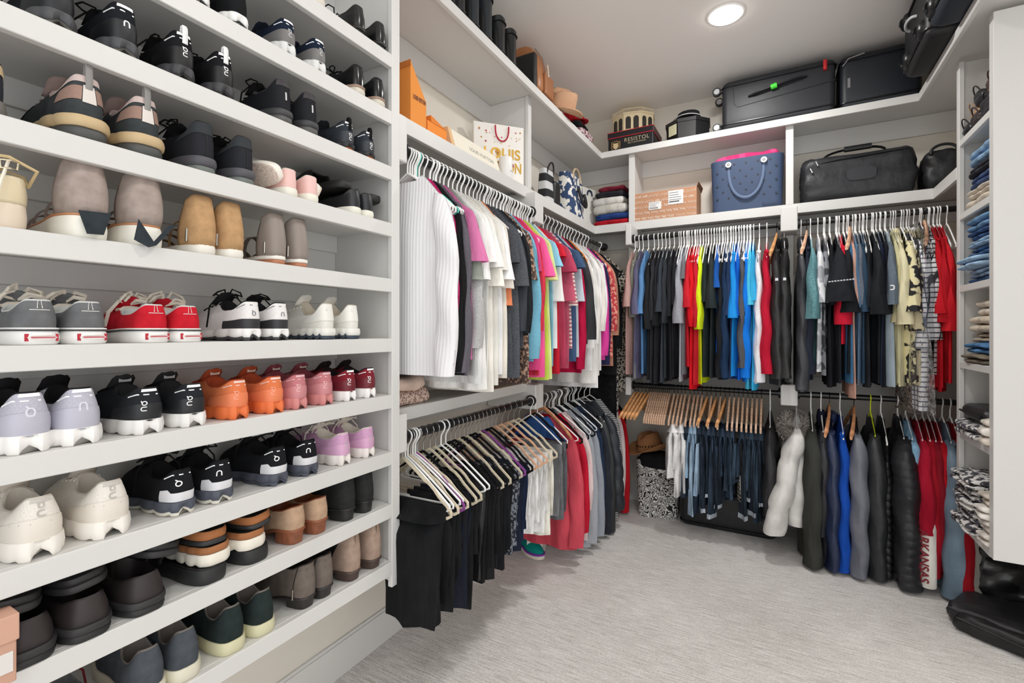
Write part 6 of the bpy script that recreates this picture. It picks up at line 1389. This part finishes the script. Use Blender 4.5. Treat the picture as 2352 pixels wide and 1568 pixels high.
# duffel bag
xa, xb2 = atY(1840, 455, yb0).x, atY(2112, 430, yb0).x; W = xb2 - xa
e = bag_lump('duffel_bag', ((xa + xb2) / 2, yb0 + .125, LT), W, .24, .29, '1e2024', 'large black duffel bag with top handle on the hat shelf', kind='nylon', r=.05, nz=.03)
MB().tube([(-W / 2 + .03, -.115, .235), (-.1, -.122, .25), (W / 2 - .04, -.118, .262)], .004, 6).build('zipper', mat('0f0f11', 'plastic'), e)
arc_handle(e, (-.17, -.05, .28), (.15, -.05, .285), .045, .013, mat('121316', 'cotton'), flat=.5)
MB().tube([(-.06, -.05, .328), (.08, -.05, .329)], .018, 8).build('handle_wrap', mat('0f1012', 'leather'), e)
for x, z in ((-W / 2 + .05, .215), (-W / 2 + .08, .255)): MB().tube([(x, -.124, z), (x + .012, -.126, z - .03)], .006, 6).build('zip_pull', SIL, e)
o = MB().loft([[(x, -.126 - k * .003, z) for x, z in [(.02 + .075 * abs(cos(a)) ** .5 * (1 if cos(a) > 0 else -1), .145 + .04 * abs(sin(a)) ** .6 * (1 if sin(a) > 0 else -1)) for a in [2 * pi * j / 20 for j in range(20)]]] for k in (0, 1)], True, True, True).build('leather_patch', mat('24252a', 'leather'), e)
e = bag_lump('black_bag', (xb2 + .11, yb0 + .10, LT), .17, .22, .235, '1a1b1e', 'soft black bag at the right end of the hat shelf', kind='nylon', r=.05, nz=.03); arc_handle(e, (-.06, -.1, .2), (.06, -.1, .2), .05, .008, BKL)

# ---------------------------------------------------------------- pink dotted blouse folded on the lower shelf
for i, (yy_, dz, w_, lab) in enumerate(((1.47, 0, .24, 'pale pink dotted blouse folded on the lower shelf, front piece'), (1.46, .055, .20, 'blush pink crumpled blouse on top of the dotted one'))):
    o = rbox(.17, w_, .06, .025).build('folded_blouse', mat('d9bfb0', 'pattern', 130, '8a6f66') if i == 0 else mat('dcc3b4', 'cotton'), None, loc=(XS - .10, yy_, .996 + dz)); noisy(o, .03, .06, 1); tag(o, lab, 'clothes')
# ---------------------------------------------------------------- on the floor
FZ = FLOOR + .001
p = atZ(1505, 1190, FLOOR); p.y += .12
e = tote('damask_tote', (p.x, p.y, FZ), .33, .24, .40, .1, '161617', 'black tote with white scroll pattern on the floor in the corner', 'swirl', 'd9d7d2', 15)
tb = bag_lump('black_pouch', (p.x - .0, p.y, FZ + .34), .26, .18, .12, '1a1a1c', 'black cloth bag sticking out of the scroll patterned tote', kind='cotton', r=.04)
e = hat('straw_hat', (p.x - .06, p.y - .02, FZ + .475), 'brown palm straw hat with wide brim resting on the scroll patterned tote', c='b27d50', c2='8a5d38', crown=(.085, .10), brim=.165, ch=.13, rx=.05, ry=-.12, rz=-.6, curl=.05, band=None)
mb = MB()
for k in range(26): a_ = 2 * pi * k / 26; mb.box(.0865 * cos(a_) - .003, .0865 * cos(a_) + .003, .1015 * sin(a_) - .003, .1015 * sin(a_) + .003, .030, .042)
mb.build('vent_row', mat('3a2416', 'plain'), e, smooth=False)
x0, x1 = atZ(1565, 1185, FLOOR).x - .0, -.03
e = suitcase('suitcase', ((x0 + x1) / 2 + .02, 3.70, FZ), x1 - x0, .30, .26, 'black suitcase lying on the floor behind the jeans', wheels=False, col='161618')
e = bag_lump('storage_bag', (-.0 + .42, 3.70, FZ), .6, .3, .2, '1b1c1f', 'dark storage bag on the floor behind the coats', kind='nylon', r=.05)
# bright trainer, paper bag and tan boot under the left trousers
p = atZ(1215, 1283, FLOOR)
s = dict(L=.28, wh=.085, wb=.10, up=('12837f', 'mesh'), lin=('3a2f4a', 'cotton'), st=(.036, .03), col=(.06, .045, .07), sole=[(0, .75, .004, ('e2dccd', 'rubber')), (.72, 1.1, .006, ('7b2fa0', 'rubber'))], lace=('7b2fa0', 'cotton'), patches=[(1.9, 4.38, .1, .6, ('0e8f86', 'mesh'), 'toe_panel')])
Shoe(**s).make('running_shoe', (p.x - .16, p.y + .16, FZ), -.55, 'teal and purple running shoe with cream sole on the floor under the trousers')
e = empty('paper_bag', (p.x - .02, p.y + .16, FZ), .3, 'white paper bag with black lettering standing on the floor behind the trainer', 'bag')
MB().loft([[(-.05, -.12, 0), (.05, -.12, 0), (.05, .12, 0), (-.05, .12, 0)], [(-.04, -.12, .33), (.04, -.12, .33), (.04, .12, .33), (-.04, .12, .33)]], True, True, True).build('paper_body', mat('e9e7e2', 'card'), e, smooth=False)
p = atZ(1256, 1268, FLOOR)
BTn = dict(BT, up=('8a6f5c', 'suede'), heelm=('3a2a22', 'plain'), col=(.20, .19, .21)); Shoe(**BTn).make('ankle_boot', (p.x - .02, p.y + .10, FZ), pi - .4, 'tan boot on the floor half hidden beneath the white jeans', 'boot')
# heap of black garment bags on the floor at the right
hpz = [(2222, 1440, .0, .26, .30, .07, 'black folded garment bag with red and white label, leftmost on the floor'), (2262, 1460, .0, .40, .40, .09, 'black ribbed garment bag in the middle of the floor heap'), (2310, 1500, .0, .48, .36, .08, 'long black zipped garment bag in front of the floor heap')]
for i, (px, py, dz, a_, b_, h_, lab) in enumerate(hpz):
    p = atZ(px, py, FLOOR); e = bag_lump('garment_bag', (p.x + .14, p.y + .12, FZ + .0), a_, b_, h_, ['17171a', '1b1b1e', '141416'][i], lab, kind='nylon', r=.035, nz=.035, rz=-.55)
    MB().tube([(-a_ / 2 + .02, -b_ / 2 + .01, h_ * .8), (0, -b_ / 2 - .004, h_ * .7), (a_ / 2 - .02, -b_ / 2 + .01, h_ * .85)], .004, 6).build('zipper', mat('0d0d0f', 'plastic'), e)
    if i == 0: MB().box(-.07, -.01, -.06, -.01, h_ + .002, h_ + .006).build('red_label', mat('b3202c', 'plain'), e); MB().box(-.06, -.025, -.05, -.02, h_ + .0062, h_ + .0075).build('white_label', mat('e8e8e8', 'plain'), e)
p = atZ(2330, 1400, FLOOR)
e = bag_lump('plastic_sack', (.955, p.y + .05, FZ), .22, .32, .34, '101012', 'shiny black plastic sack on the floor under the shelf tower', kind='gloss', r=.06, nz=.05)
